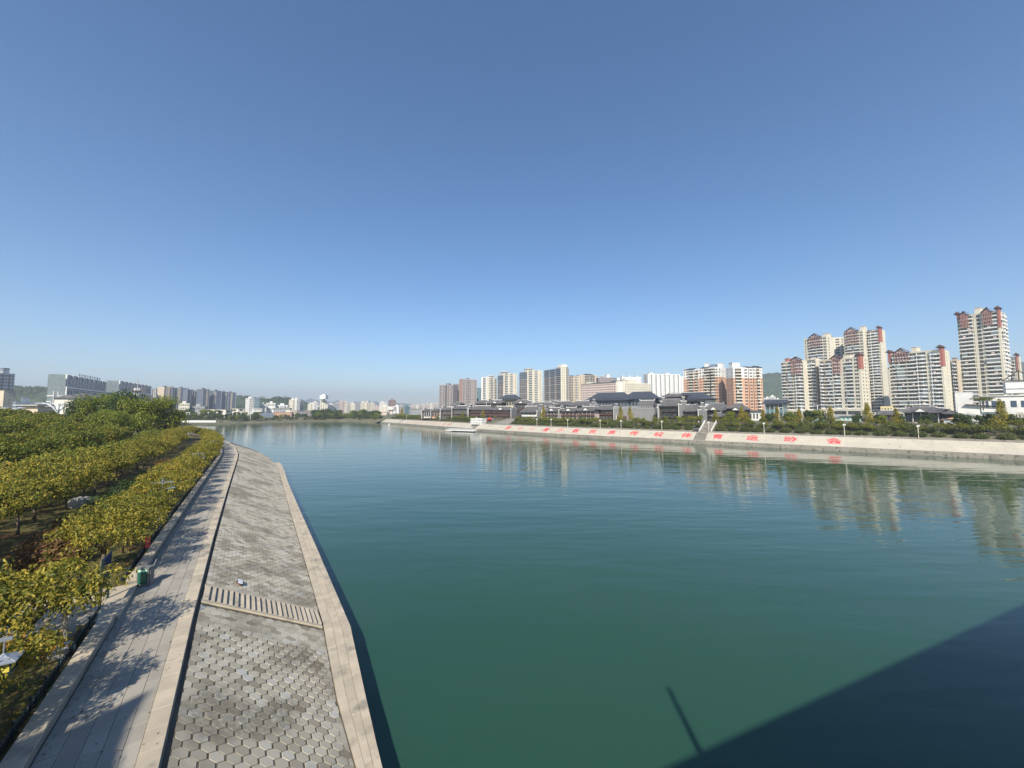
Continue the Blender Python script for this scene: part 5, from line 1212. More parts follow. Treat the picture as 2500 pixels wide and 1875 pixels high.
# communications mast
X, Yy = xy(332, 420); root = empty('antenna_mast', (X, Yy, 5), 'communications mast with antenna rings rising behind the tallest tree', 'mast'); h = at_y(332, 924, 420)[2] - 5
b = MB(); b.tube([(0, 0, 0), (0, 0, h * .7), (0, 0, h)], [.7, .45, .2], 8); b.build('pole', M['greywall'], root)
for f in (.62, .68, .74):
    b = MB()
    for k in range(8): a = k * math.pi / 4; b.box(2.2 * math.cos(a) - .35, 2.2 * math.cos(a) + .35, 2.2 * math.sin(a) - .35, 2.2 * math.sin(a) + .35, h * f - 1.2, h * f + 1.2)
    b.tube([(2.0 * math.cos(k * math.pi / 6), 2.0 * math.sin(k * math.pi / 6), h * f) for k in range(13)], .1, 4); b.build('antenna_ring', M['white'] if f != .68 else M['redtrim'], root)
b = MB(); b.box(-1.2, 1.2, -.1, .1, h * .9, h * .91); b.build('cross_bar', M['greywall'], root)
# dark residential towers beyond the bend
tw_tab = [(370, 400, 900, 951, 'pinkbrown'), (400, 419, 880, 946, 'beige'), (420, 431, 930, 948, 'greywall'), (432, 456, 940, 948, 'bluegrey'), (457, 468, 950, 952, 'greywall'), (469, 483, 980, 955, 'bluegrey'), (484, 494, 1000, 957, 'pinkbrown'), (495, 511, 960, 951, 'greywall'), (512, 519, 1000, 955, 'bluegrey'), (520, 541, 990, 955, 'bluegrey'), (542, 556, 1010, 958, 'greywall'), (557, 576, 1020, 959, 'bluegrey')]
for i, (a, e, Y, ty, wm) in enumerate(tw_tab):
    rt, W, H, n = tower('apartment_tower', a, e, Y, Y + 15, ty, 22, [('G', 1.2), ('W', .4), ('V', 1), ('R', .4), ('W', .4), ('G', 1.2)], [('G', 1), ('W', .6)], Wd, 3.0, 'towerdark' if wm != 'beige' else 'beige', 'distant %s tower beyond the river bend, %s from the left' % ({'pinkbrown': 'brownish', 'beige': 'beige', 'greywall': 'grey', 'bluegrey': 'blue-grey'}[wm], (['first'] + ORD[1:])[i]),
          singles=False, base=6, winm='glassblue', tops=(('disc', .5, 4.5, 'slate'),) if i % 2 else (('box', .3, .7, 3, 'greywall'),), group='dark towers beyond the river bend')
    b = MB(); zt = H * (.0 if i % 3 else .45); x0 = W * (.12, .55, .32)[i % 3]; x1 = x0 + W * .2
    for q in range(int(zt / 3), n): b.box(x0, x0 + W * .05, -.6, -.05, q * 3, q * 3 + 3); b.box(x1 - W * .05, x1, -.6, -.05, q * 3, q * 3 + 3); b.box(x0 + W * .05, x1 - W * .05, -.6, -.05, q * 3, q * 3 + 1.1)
    b.build('sunlit_strip', M['beige' if i % 2 else 'warmwhite'], rt)  # sunlit facade strips put into the colour as pale boxes
    b = MB(); b.box(W * .93, W * .99, -.3, -.02, 0, H); b.box(W * .0, W * .05, -.3, -.02, 0, H); b.build('corner_pier', M['greywall'], rt)

# low and mid-rise buildings along the distant shore: px0, px1, Y, top row, floors, columns, wall, label
low = [(437, 462, 560, 985, 4, 6, 'warmwhite', 'cream low block in front of the dark towers'), (462, 500, 575, 992, 2, 10, 'greywall', 'long low grey hall right of the cream block'),
       (500, 521, 560, 1000, 1, 4, 'warmwhite', 'small cream hall among the shore trees'), (524, 541, 560, 1000, 1, 4, 'warmwhite', 'cream garage-like hall right of the small hall'),
       (551, 564, 520, 1001, 2, 1, 'warmwhite', 'windowless cream cube above the shore'), (581, 597, 560, 998, 3, 1, 'warmwhite', 'cream cube with shaded side, right of the first cube'),
       (608, 620, 760, 972.5, 9, 3, 'white', 'slender white tower beside a blue glass tower'), (633, 650, 780, 987, 2, 5, 'white', 'white roofed hall left of the orange school'), (650, 672, 800, 984, 3, 7, 'white', 'white stepped building under the wooded ridge'), (672, 702, 820, 989, 2, 9, 'white', 'row of low white houses under the ridge'),
       (619, 640, 600, 997, 3, 6, 'white', 'white low office near the shore'), (634, 667, 545, 1009, 4, 10, 'bluegrey', 'blue-grey long building at the waterside'), (669, 712, 570, 1007, 3, 10, 'orange', 'orange pink school building with rows of windows'), (708, 724, 600, 1001, 4, 4, 'warmwhite', 'cream block at the right end of the school'),
       (668, 708, 640, 996, 3, 8, 'greywall', 'grey mid-rise behind the orange school'), (715, 723, 900, 976, 12, 2, 'warmwhite', 'left of two slim cream towers under the ridge end'), (724, 732, 900, 975, 12, 2, 'white', 'right of two slim cream towers under the ridge end'), (733, 740, 920, 976, 12, 2, 'greywall', 'grey block painted as the shaded side of the right slim tower'),  # last grey block carries the right slim tower's shaded side in its colour
       (726, 744, 620, 1003, 3, 5, 'greywall', 'grey waterside block with white posts'), (745, 768, 640, 1002, 4, 6, 'pinkbrown', 'brown waterside apartment block'), (759, 766, 1100, 986, 8, 2, 'warmwhite', 'left small cream tower in the distance'), (767, 776, 1100, 982, 9, 2, 'white', 'right small white tower in the distance'),
       (782, 798, 950, 978, 10, 3, 'warmwhite', 'cream office with white box on its roof'), (803, 815, 980, 988, 6, 3, 'white', 'white portal framed building'), (815, 829, 1000, 985, 7, 5, 'greywall', 'grey green glass office'), (769, 822, 700, 1003, 2, 14, 'pink', 'long pink roofed shore building behind the tree clump'),
       (829, 838, 1300, 980, 14, 3, 'pink', 'first of two striped pink towers'), (839, 849, 1310, 981, 14, 3, 'pink', 'second of two striped pink towers'), (847, 854, 1200, 988, 9, 2, 'cream', 'small cream tower before the striped pair'), (855, 867, 1210, 985, 10, 3, 'warmwhite', 'cream tower right of the striped pair'),
       (869, 880, 1300, 984, 12, 4, 'greywall', 'grey-white tower with dark windows in the distance'), (886, 893, 1250, 982, 13, 2, 'warmwhite', 'left twin of the pale towers right of centre distance'), (895, 902, 1250, 982, 13, 2, 'warmwhite', 'right twin of the pale towers right of centre distance'), (903, 915, 1230, 984, 12, 3, 'cream', 'wider cream tower beside the pale twins'),
       (915, 925, 1300, 992, 8, 3, 'pink', 'small pink block right of the cream tower'), (925, 952, 1250, 992, 8, 8, 'warmwhite', 'low wide cream row of flats in the distance'), (926, 940, 1700, 982, 14, 4, 'white', 'white far tower over the cream row'), (941, 947, 1700, 984, 14, 2, 'white', 'slim far tower over the cream row'),
       (952.5, 966, 1000, 976.5, 12, 3, 'brown', 'brown and white tower standing alone in the distance'), (973, 978, 900, 992, 7, 1, 'white', 'slim white tower right of the round building'), (980, 990, 900, 994, 6, 3, 'greywall', 'grey-green block left of the pink row'), (991, 1002, 900, 993, 6, 3, 'glassteal', 'teal block left of the pink row'),
       (860, 890, 640, 1003, 2, 10, 'white', 'white low building behind the shore trees'), (895, 945, 650, 1005, 2, 16, 'pink', 'long low pinkish shopping hall by the far bend'), (1003, 1030, 640, 998, 3, 8, 'greywall', 'low grey roofed houses at the far bank end')]
for i, (a, e, Y, ty, nf, nc, wm, lab) in enumerate(low):
    fh = (at_y(a, ty, Y)[2] - 6) / nf
    box_thing('distant_building' if nf < 6 else 'distant_tower', a, e, Y, Y + 8, 6, ty, 14, wm if wm in M else 'white', lab, cat='building' if nf < 6 else 'tower block', nfl=nf, cols=nc, winfrac=.5, winh=.5 if nf < 12 else .55, overhang=.4 if nf < 4 else 0)
# blue glass tower next to the slender white one
box_thing('distant_tower', 620, 633, 765, 770, 8, 974, 14, 'bluegrey', 'blue glass tower beside the slender white tower', cat='tower block', nfl=9, cols=4, winfrac=.85, winh=.75, winm='glassteal')
# box on stalk
X, Yy = xy(790, 950); z1 = at_y(790, 978, 950)[2]; root = empty('roof_cube', (X, Yy, z1), 'large white sign cube on a stalk above the cream office', 'sign cube')
b = MB(); b.box(-2, 2, -2, 2, 0, 4); b.build('stalk', M['greywall'], root); b = MB(); b.box(-7, 7, -7, 7, 4, 13); b.build('cube', M['white'], root); b = MB(); b.box(-3, 3, -3, 3, 13, 15.5); b.build('cap', M['white'], root)
# white drum building
X, Yy = xy(956, 760); root = empty('drum_building', (X, Yy, 5.5), 'white drum-topped round building on a stem near the far bend', 'building'); zt = at_y(956, 993, 760)[2] - 5.5
b = MB(); b.tube([(0, 0, 0), (0, 0, zt - 8)], 3.6, 12); b.build('stem', M['pink'], root); b = MB(); b.tube([(0, 0, zt - 8.4), (0, 0, zt - 6), (0, 0, zt - .5), (0, 0, zt)], [4, 7, 8, 7.4], 16); b.build('drum', M['white'], root)
# row of pale pink towers on the horizon
for k in range(12):
    a = 1004 + k * 5.6; box_thing('distant_tower', a, a + 4.6, 2000 + 30 * (k % 3), 2010 + 30 * (k % 3), 9, 990 - k * .35 - (k % 2), 18, ('pink', 'warmwhite')[k % 2], 'pale distant tower in the horizon row, %s from the left' % (['first'] + ORD[1:])[k], cat='tower block', nfl=14, cols=3, group='pale pink towers on the horizon')
for k in range(10):
    a = 742 + k * 26 + (k % 3) * 4; box_thing('distant_tower', a, a + 7, 2300, 2310, 9, 991 - (k % 4) * 2, 18, ('pink', 'warmwhite', 'greywall')[k % 3], 'hazy distant block before the blue hills, %s from the left' % (['first'] + ORD[1:])[k], cat='tower block', nfl=10, cols=3, group='hazy blocks before the blue hills')
# distant shore road parapet and posts
A = at_z(462, 1029, 4); ribp = [(at_z(px, 1027.5, 4.2)) for px in (440, 470, 500, 527)]
b = MB()
for p, q in zip(ribp, ribp[1:]): b.hexa([(p[0], p[1], 2.5), (q[0], q[1], 2.5), (q[0], q[1] + 1, 2.5), (p[0], p[1] + 1, 2.5), (p[0], p[1], 4.6), (q[0], q[1], 4.6), (q[0], q[1] + 1, 4.6), (p[0], p[1] + 1, 4.6)])
tag(b.build('white_parapet', M['white']), 'long white parapet wall on the distant shore left of the river bend', 'wall')
for k, px in enumerate((457, 463, 484, 487, 509, 530, 549, 569, 589, 612)):
    X, Yy = xy(px, 470 + k * 4); b = MB(); b.tube([(0, 0, 0), (0, 0, 8.5)], .25, 5); b.box(-1.3, 1.3, -.2, .2, 8.5, 8.9); tag(b.build('street_lamp', M['white'], loc=(X, Yy, 4.5)), 'white T-shaped street lamp on the distant shore road, %s from the left' % (['first'] + ORD[1:])[k], 'lamp', 'white street lamps on the distant shore')

# distant shore trees
SHY = [(425, 412), (500, 449), (600, 481), (700, 538), (770, 560), (850, 577), (905, 520), (930, 492)]
for (p0, p1, back, topz, n_, lab) in ((425, 560, 25, 14, 30, 'shore road'), (425, 565, 60, 17, 26, 'road back row'), (430, 560, 5, 7, 14, 'white parapet'), (560, 640, 14, 14, 20, 'cream cubes'), (565, 640, 50, 15, 10, 'blue building'), (640, 770, 7, 8.5, 24, 'orange school'), (670, 706, 14, 13, 6, 'school end'), (712, 766, 40, 13, 10, 'brown block'),
        (764, 832, 10, 16, 24, 'pink hall'), (766, 830, 40, 20, 18, 'pink hall back row'), (826, 866, 14, 13, 12, 'centre distance'), (840, 930, 14, 14, 26, 'far bend'), (860, 926, 45, 19, 18, 'far bend back row')):
    for k in range(n_):
        px = p0 + (p1 - p0) * (k + random.uniform(.2, .8)) / n_; Y = lerp_tab(SHY, px) + back + random.uniform(-2, 14); X, Yy = xy(px, Y)
        sc = (topz - 3) / 6.4 * random.uniform(.75, 1.05); random.choice([far_green, far_green, far_mid, dark_shrub]).place((X, Yy, 1.0 + back * .07), sc if True else sc, 'dark shore tree near the %s, %s from the left' % (lab, (['first'] + [ordn(q) for q in range(1, 40)])[k]), group='dark trees along the distant shore', name='shore_tree')

# ------------------------------------------------------------------ hills
def hill(name, pts, Y, depth, base, m, label=None):
    # pts: (px, py) crest as seen; real terrain ridge at distance Y with its own depth
    b = MB(); cols = []
    P = []
    for (a, c) in zip(pts, pts[1:]):
        n = max(2, int(abs(c[0] - a[0]) / 4))
        for i in range(n): f = i / n; P.append((a[0] + (c[0] - a[0]) * f, a[1] + (c[1] - a[1]) * f))
    P.append(pts[-1]); rows = 9
    for i, (px, py) in enumerate(P):
        X, Yc, Z = at_y(px, py, Y); hh = Z - base
        for r in range(rows):
            t = r / (rows - 1); f = 1 - abs(2 * t - 1); f = f ** .8; q = noise.noise(Vector((X * .01, t * 6, Y * .003))) * .12 + noise.noise(Vector((X * .05, t * 20, 0))) * .05
            b.v.append((X * (1 + (t - .5) * depth / Y), Y + (t - .5) * depth, base + max(0, hh * (f + q * (1 if 0 < r < rows - 1 else 0))) if r not in (0, rows - 1) else base - 4))
    for i in range(len(P) - 1):
        for r in range(rows - 1): b.f.append((i * rows + r, (i + 1) * rows + r, (i + 1) * rows + r + 1, i * rows + r + 1)); b.m.append(0)
    return tag(b.build(name, m, None, True), kind='structure')
hill('wooded_hill', [(-120, 975), (-40, 940), (20, 944), (45, 943), (62, 946), (85, 944), (110, 947), (150, 955), (260, 975), (330, 990)], 1150, 500, 6, M['hill'])
hill('wooded_ridge', [(520, 985), (560, 966), (576, 965), (592, 967), (606, 968), (622, 973), (640, 970), (662, 974), (672, 969), (690, 969), (705, 970), (722, 975), (745, 983), (775, 993), (800, 1002)], 1400, 500, 6, M['hill'])
hill('forested_mountain', [(1560, 1000), (1640, 975), (1720, 945), (1800, 925), (1855, 912), (1880, 911), (1910, 913), (1990, 905), (2100, 900), (2200, 912), (2350, 895), (2440, 885), (2500, 880), (2700, 900), (2900, 960)], 1900, 900, 8, M['hill'])
hill('distant_hills', [(600, 1000), (690, 985), (735, 980), (758, 973), (785, 981), (800, 982), (830, 979), (850, 984), (905, 979), (930, 983), (955, 982), (1000, 987), (1060, 988), (1150, 985), (1300, 982), (1450, 990), (1600, 1000)], 6500, 1500, 8, M['hill'])
# scattered trees on the nearer ridges give them a broken outline
def hill_trees(pts, Y, n, seed, lab, c0, c1):
    b = MB(); rnd = random.Random(seed)
    for _ in range(n):
        f = rnd.random(); i = min(len(pts) - 2, int(f * (len(pts) - 1))); g_ = f * (len(pts) - 1) - i
        px = pts[i][0] + (pts[i + 1][0] - pts[i][0]) * g_; py = pts[i][1] + (pts[i + 1][1] - pts[i][1]) * g_
        X, Yc, Z = at_y(px, py, Y); dn = rnd.uniform(0, .85); hh = (Z - 6)
        cz = 6 + hh * (1 - dn) ** .9 - 2; cy = Y - dn * (c1 - c0) * .5; X *= cy / Y; r = rnd.uniform(5, 10)
        leaf_cloud(b, (X, cy, cz), (r, r, r * .8), 26, 4.2, rnd.randrange(99999), hollow=.7, bottom=-.3, flat=.9)
    tag(b.build('hillside_woods', L_DKG), lab, 'woods', kind='stuff')
hill_trees([(-60, 942), (20, 944), (45, 943), (62, 946), (85, 944), (110, 947), (150, 955)], 1150, 420, 5, 'woods covering the hill left of the blue office block', 0, 500)
hill_trees([(560, 966), (576, 965), (592, 967), (606, 968), (622, 973), (640, 970), (662, 974), (672, 969), (690, 969), (705, 970), (722, 975), (745, 983)], 1400, 420, 6, 'woods covering the ridge behind the slender white tower', 0, 500)

# ------------------------------------------------------------------ old town halls of the far bank
def hall(px0, px1, Y0, Y1, base, eavey, D, wallm, label, roofr=3.0, storeys=2, gable=None, over=1.0, lift=.5, galls=True, cat='hall', frontm='timber', hip=True, roofm='darkroof', name='tiled_hall', gfront=False):
    A, B_ = along(px0, px1, Y0, Y1); Y1 = B_[1]; dx, dy = B_[0] - A[0], B_[1] - A[1]; W = math.hypot(dx, dy); rz = math.atan2(dy, dx); H = at_y((px0 + px1) / 2, eavey, (Y0 + Y1) / 2)[2] - base
    root = empty(name, (A[0], A[1], base), label, cat, 'traditional tiled buildings of the far bank', rz=rz)
    b = MB(); b.box(0.2, W - .2, .6, D, 0, H); b.build('wall', M[wallm], root)
    fh = H / storeys; f = MB(); wn = MB(); nb = max(2, int(W / 2.8))
    for s_ in range(storeys):
        for k in range(nb):
            x0 = .3 + (W - .6) * k / nb; x1 = .3 + (W - .6) * (k + 1) / nb
            wn.box(x0 + .35, x1 - .35, .45, .61, s_ * fh + fh * .28, s_ * fh + fh * .82)
        if galls: f.box(0, W, -.5, .6, s_ * fh - .12, s_ * fh + .12); f.box(0, W, -.5, -.42, s_ * fh + .12, s_ * fh + .8)
    for k in range(nb + 1):
        x = .3 + (W - .6) * k / nb; f.box(x - .14, x + .14, -.45, -.2, 0, H) if galls else f.box(x - .12, x + .12, .4, .62, 0, H)
    f.build('gallery' if galls else 'pilasters', M[frontm], root); tag(wn.build('window', M['glass'], root), kind='stuff')
    # roof
    r = MB(); n = 6; o = over; m = 14; rid = (D + 2 * o) * .5
    def zc(u): return H + roofr * (u ** 1.3)            # u 0 at eave, 1 at ridge
    gx = 0 if not hip else rid * .55
    rows = []
    for i in range(n + 1):
        u = i / n; y = -o + u * (D / 2 + o)
        row = []
        for j in range(m + 1):
            v = j / m; x0 = -o + gx * u; x1 = W + o - gx * u; x = x0 + (x1 - x0) * v; c = abs(2 * v - 1) ** 6
            row.append((x, y, zc(u) + lift * c * (1 - u)))
        rows.append(row)
    k = m + 1; vs = [p for r_ in rows for p in r_]; r.add(vs, [(i * k + j, i * k + j + 1, (i + 1) * k + j + 1, (i + 1) * k + j) for i in range(n) for j in range(m)])
    vs2 = [(x, D - y, z) for (x, y, z) in vs]; r.add(vs2, [(i * k + j, (i + 1) * k + j, (i + 1) * k + j + 1, i * k + j + 1) for i in range(n) for j in range(m)])
    for sx, jj in ((-1, 0), (1, m)):
        sidev = [rows[i][jj] for i in range(n + 1)] + [(rows[i][jj][0], D - rows[i][jj][1], rows[i][jj][2]) for i in range(n - 1, -1, -1)]
        r.add(sidev, [tuple(range(len(sidev))) if sx > 0 else tuple(range(len(sidev)))[::-1]])
    r.add([(x, y, z - .3) for (x, y, z) in rows[0]] + rows[0], [(j, j + 1, k + j + 1, k + j) for j in range(m)])
    r.add([(-o, -o, H - .3), (W + o, -o, H - .3), (W + o, D + o, H - .3), (-o, D + o, H - .3)], [(3, 2, 1, 0)])
    RF = r.build('roof', M[roofm], root)
    b = MB(); xr0, xr1 = -o + gx, W + o - gx; b.box(xr0, xr1, D / 2 - .18, D / 2 + .18, zc(1) - .05, zc(1) + .35)
    for x in (xr0, xr1): b.hexa([(x - .3, D / 2 - .15, zc(1) + .3), (x + .3, D / 2 - .15, zc(1) + .3), (x + .3, D / 2 + .15, zc(1) + .3), (x - .3, D / 2 + .15, zc(1) + .3), (x - .15, D / 2 - .1, zc(1) + 1.0), (x + .15, D / 2 - .1, zc(1) + 1.0), (x + .15, D / 2 + .1, zc(1) + 1.0), (x - .15, D / 2 + .1, zc(1) + 1.0)])
    b.build('ridge', M['white' if wallm in ('white', 'brick', 'pink', 'timber') else 'greywall'], RF)
    # tile courses as real ribs
    if W < 45:
        tr = MB(); q = int(W / .9)
        for j in range(1, q):
            x = W * j / q; mx = 1.0
            if hip: mx = min(1.0, min(x + o, W + o - x) / max(.01, gx))
            if mx < .15: continue
            pa = (x, -o, H + .05); pb = (x, -o + mx * .5 * (D / 2 + o), zc(mx * .5) + .05); pc = (x, -o + mx * (D / 2 + o), zc(mx) + .05)
            for p_, q_ in ((pa, pb), (pb, pc)): tr.hexa([(p_[0] - .08, p_[1], p_[2]), (p_[0] + .08, p_[1], p_[2]), (q_[0] + .08, q_[1], q_[2]), (q_[0] - .08, q_[1], q_[2]), (p_[0] - .08, p_[1], p_[2] + .09), (p_[0] + .08, p_[1], p_[2] + .09), (q_[0] + .08, q_[1], q_[2] + .09), (q_[0] - .08, q_[1], q_[2] + .09)])
        tag(tr.build('tile_rib', M[roofm], RF), kind='stuff')
    # stepped fire-wall gables
    if gable:
        for side in gable:
            x = -o - .35 if side == 'L' else W + o
            b = MB(); cp = MB(); steps = 3
            ys = [-o - .6, D * .18, D * .36, D * .64, D * .82, D + o + .6]; hs = [H + .6, H + roofr * .62, H + roofr + .9, H + roofr * .62, H + .6]
            for a_, e_, hh in zip(ys, ys[1:], hs):
                b.box(x, x + .35, a_, e_, 0, hh); cp.box(x - .2, x + .55, a_ - .25, e_ + .25, hh, hh + .55)
                cp.hexa([(x - .15, a_ - .55, hh + .28), (x + .5, a_ - .55, hh + .28), (x + .5, a_ + .3, hh + .1), (x - .15, a_ + .3, hh + .1), (x - .15, a_ - .6, hh + .75), (x + .5, a_ - .6, hh + .75), (x + .5, a_ + .3, hh + .4), (x - .15, a_ + .3, hh + .4)])
            b.build('gable_wall', M['brick'], root); cp.build('white_coping', M['white'], root)
            b = MB(); b.box(x + .02, x + .33, -o - .95, -o - .6, 0, H + .6); b.build('white_pier', M['white'], root)
    if gfront:                                            # small decorative cross gable over the front
        b = MB(); w2 = 3.2; xm = W / 2; z0 = H + .2; b.add([(xm - w2, -o - .4, z0), (xm, -o - .6, z0 + 2.6), (xm + w2, -o - .4, z0), (xm, D * .4, z0 + 2.6), (xm - w2, D * .25, z0), (xm + w2, D * .25, z0)], [(0, 1, 3, 4), (1, 2, 5, 3), (0, 2, 1)]); b.build('cross_gable', M[roofm], RF)
        b = MB(); b.add([(xm - w2 * .6, -o - .62, z0 + .2), (xm + w2 * .6, -o - .62, z0 + .2), (xm, -o - .66, z0 + 1.8)], [(0, 1, 2)]); b.add([(xm - w2 * .6, -o - .5, z0 + .2), (xm + w2 * .6, -o - .5, z0 + .2), (xm, -o - .5, z0 + 1.8)], [(2, 1, 0)]); b.build('gable_panel', M['white'], RF)
    return root
# large dark museum-like roofs
hall(1432, 1532, 360, 345, 9, 977, 26, 'bluegrey', 'great hall with very long blue-slate roof below the hotel', 7.5, 2, over=2, lift=.3, galls=False, roofm='slate', frontm='bluegrey')
hall(1518, 1600, 350, 335, 9, 974, 26, 'bluegrey', 'second great hall with long blue-slate roof, middle of the row', 7.0, 2, over=2, lift=.4, galls=False, roofm='slate', frontm='bluegrey')
hall(1602, 1722, 340, 325, 9, 976, 26, 'white', 'third great hall with hipped slate roof ending before the orange pair', 6.5, 2, over=2.5, lift=.4, galls=False, roofm='slate', frontm='bluegrey')
hall(1622, 1664, 308, 304, 10, 969, 12, 'timber', 'red timber upper pavilion with upturned eaves before the third great hall', 2.6, 1, over=1.5, lift=1.3, frontm='timber')
# row at the left
hall(1222, 1262, 420, 415, 9, 975, 16, 'yellow', 'temple-like hall on a yellow base with blue-grey hipped roof', 5.5, 2, over=2.2, lift=.8, roofm='slate', galls=False, frontm='bluegrey')
hall(1160, 1192, 400, 398, 9, 985, 12, 'timber2', 'hall with grey hipped roof at the left of the temple', 3.5, 2, gable='R', lift=.6)
hall(1192, 1226, 385, 380, 9, 985, 12, 'timber', 'timber hall with white panelled cross gable left of the temple', 3.6, 2, gable='L', lift=1.0, gfront=True)
hall(1254, 1290, 372, 368, 9, 985, 12, 'timber2', 'timber hall with white panelled cross gable right of the temple', 3.6, 2, lift=1.0, gfront=True)
hall(1148, 1200, 350, 345, 8, 1000, 12, 'timber', 'long galleried timber house behind the ticket office, left part', 3.5, 3, lift=.6, gable='L')
hall(1200, 1246, 342, 336, 8, 1001, 12, 'timber', 'long galleried timber house behind the ticket office, right part', 3.3, 3, lift=.6, gable='R', gfront=True)
hall(1272, 1310, 322, 316, 8, 1006, 11, 'white', 'white-walled house with stepped grey gable right of the yellow tree', 4.8, 2, gable='R', lift=.5, galls=False, frontm='timber2')
hall(1288, 1345, 352, 346, 9, 994, 14, 'brick', 'broad hall with plain grey tiled roof behind the stepped gable house', 4.6, 2, gable='LR', lift=.5)
hall(1328, 1368, 312, 306, 8, 1004, 10, 'white', 'row house with curly eaves, left in the brown and white terrace', 3.0, 2, gable='L', lift=1.1, gfront=True)
hall(1370, 1408, 304, 298, 8, 1004, 10, 'pink', 'row house with white gable panel, middle of the brown and white terrace', 3.0, 2, gable='L', lift=1.1, gfront=True, frontm='timber')
hall(1410, 1452, 296, 290, 8, 1003, 10, 'pink', 'row house with pink front, right in the brown and white terrace', 3.4, 2, lift=1.0, gfront=True, frontm='timber')
hall(1452, 1496, 300, 294, 8, 1000, 12, 'timber2', 'dark fronted terrace house behind the two yellow ginkgos', 3.2, 2, gable='LR', lift=.4, galls=True)
hall(1390, 1440, 330, 324, 9, 990, 14, 'brick', 'grey roofed hall behind the pink fronted terrace', 4.0, 2, lift=.5, gable='R')
hall(1345, 1390, 348, 342, 9, 989, 14, 'brick', 'grey roofed hall with white ridge pieces behind the terrace', 3.6, 2, lift=.5, gable='L')
# grey brick hall
box_thing('brick_hall', 1498, 1598, 268, 252, 7.5, 997, 18, 'brick', 'large windowless grey brick hall with crenellated top', cols=1, winfrac=.02, winh=.05)
root = [o for o in bpy.data.objects if o.name.startswith('brick_hall')][0]; A, B_ = along(1498, 1598, 268, 252); W = math.hypot(B_[0] - A[0], B_[1] - A[1]); H = at_y(1498, 997, 268)[2] - 7.5
b = MB(); q = 0
while q < W - 1: b.box(q, q + .9, -.1, .5, H + .36, H + 1.3); q += 1.6
b.box(-.1, W + .1, -.22, -.05, H - .5, H - .1); b.build('crenellation', M['greywall'], root)
b = MB(); b.box(2.2, 4.9, -.12, .02, 0, 4.2); b.box(6.4, 8.9, -.12, .02, 0, 4.0); b.build('doorway', M['timber'], root); b = MB(); b.box(1.8, 2.15, -.3, .02, 0, 4.6); b.box(5.0, 5.35, -.3, .02, 0, 4.6); b.build('door_frame', M['white'], root)
hall(1560, 1590, 285, 280, 10, 992, 14, 'timber', 'open fronted gabled hall behind the grey brick hall', 4.5, 1, lift=.4, hip=False)
# halls with white stepped gables
hall(1614, 1655, 245, 238, 7.5, 991, 12, 'timber2', 'timber hall between two tall white-edged gable walls', 4.4, 3, gable='LR', lift=.2, hip=False, frontm='timber2')
hall(1664, 1702, 240, 232, 7.5, 1004, 11, 'timber2', 'lower timber hall right of the white-edged gable walls', 4.0, 2, gable='R', lift=.7, frontm='timber')
hall(1716, 1772, 250, 244, 8, 1002, 12, 'timber2', 'dark hall with curly cross gable below the left orange block', 4.6, 2, lift=1.2, gfront=True, frontm='timber2')
hall(1776, 1818, 252, 246, 8, 1003, 12, 'timber2', 'dark hall with white gable panel below the right orange block', 4.8, 2, lift=.8, frontm='timber', gfront=True)
hall(1738, 1762, 222, 220, 7.5, 1017, 6, 'timber2', 'small dark pavilion roof peeking above the planting', 2.2, 1, lift=.8, frontm='timber2')
box_thing('shop', 1828, 1852, 260, 258, 8, 1004, 8, 'white', 'small white shop with dark flat roof under the right orange block', nfl=1, cols=3, roofm='darkroof', overhang=1)
# glass roofed hall at the left of the cream estate
hall(1868, 1912, 330, 325, 8, 985, 18, 'glassteal', 'glass fronted hall with bowed dark roof left of the cream estate', 3.4, 2, lift=.2, galls=False, roofm='slate', frontm='white', over=2, hip=False)
for k, (a, e, Y, ty) in enumerate(((1866, 1880, 900, 972), (1880, 1892, 880, 968), (1892, 1905, 900, 975))):
    box_thing('distant_building', a, e, Y, Y + 6, 8, ty, 12, 'white', 'small white hillside building above the glass hall, %s from the left' % (['first'] + ORD[1:])[k], nfl=4, cols=4)
# podium shops, canopies
box_thing('shop_row', 1975, 2040, 268, 262, 7.5, 1018, 8, 'white', 'white shop row with mint shopfronts below the cream towers', nfl=1, cols=6, winm='mintgreen', winfrac=.7, winh=.4, overhang=1.2)
box_thing('shop_row', 2042, 2118, 262, 256, 7.5, 1014, 8, 'white', 'long white shop row with pale awnings right of the mint shops', nfl=1, cols=7, winm='mintgreen', winfrac=.7, winh=.45, overhang=1.6)
hall(2098, 2145, 232, 228, 7.5, 1020, 8, 'white', 'low white gatehouse with dark tiled roof before the shops', 1.8, 1, lift=.5, galls=False, frontm='white')
hall(2140, 2190, 250, 246, 8, 1012, 10, 'timber', 'dark red timber house with tiled roof behind the green tree', 2.6, 1, lift=.9)
box_thing('shop', 2150, 2180, 290, 286, 8, 993, 8, 'yellow', 'yellow walled shop below the blank cream wall', nfl=2, cols=4)
hall(2206, 2292, 212, 208, 8, 1007, 14, 'timber2', 'large open pavilion with grey upturned roof and white columns', 3.0, 1, lift=1.8, over=2.6, frontm='white', gfront=True)
hall(2292, 2330, 214, 212, 8, 1010, 9, 'timber2', 'lower dark roofed wing right of the large pavilion', 2.2, 1, lift=1.0, frontm='timber2')
X, Yy = xy(2322, 196); root = empty('kiosk', (X, Yy, 8), 'small kiosk with orange awning roof before the museum', 'kiosk')
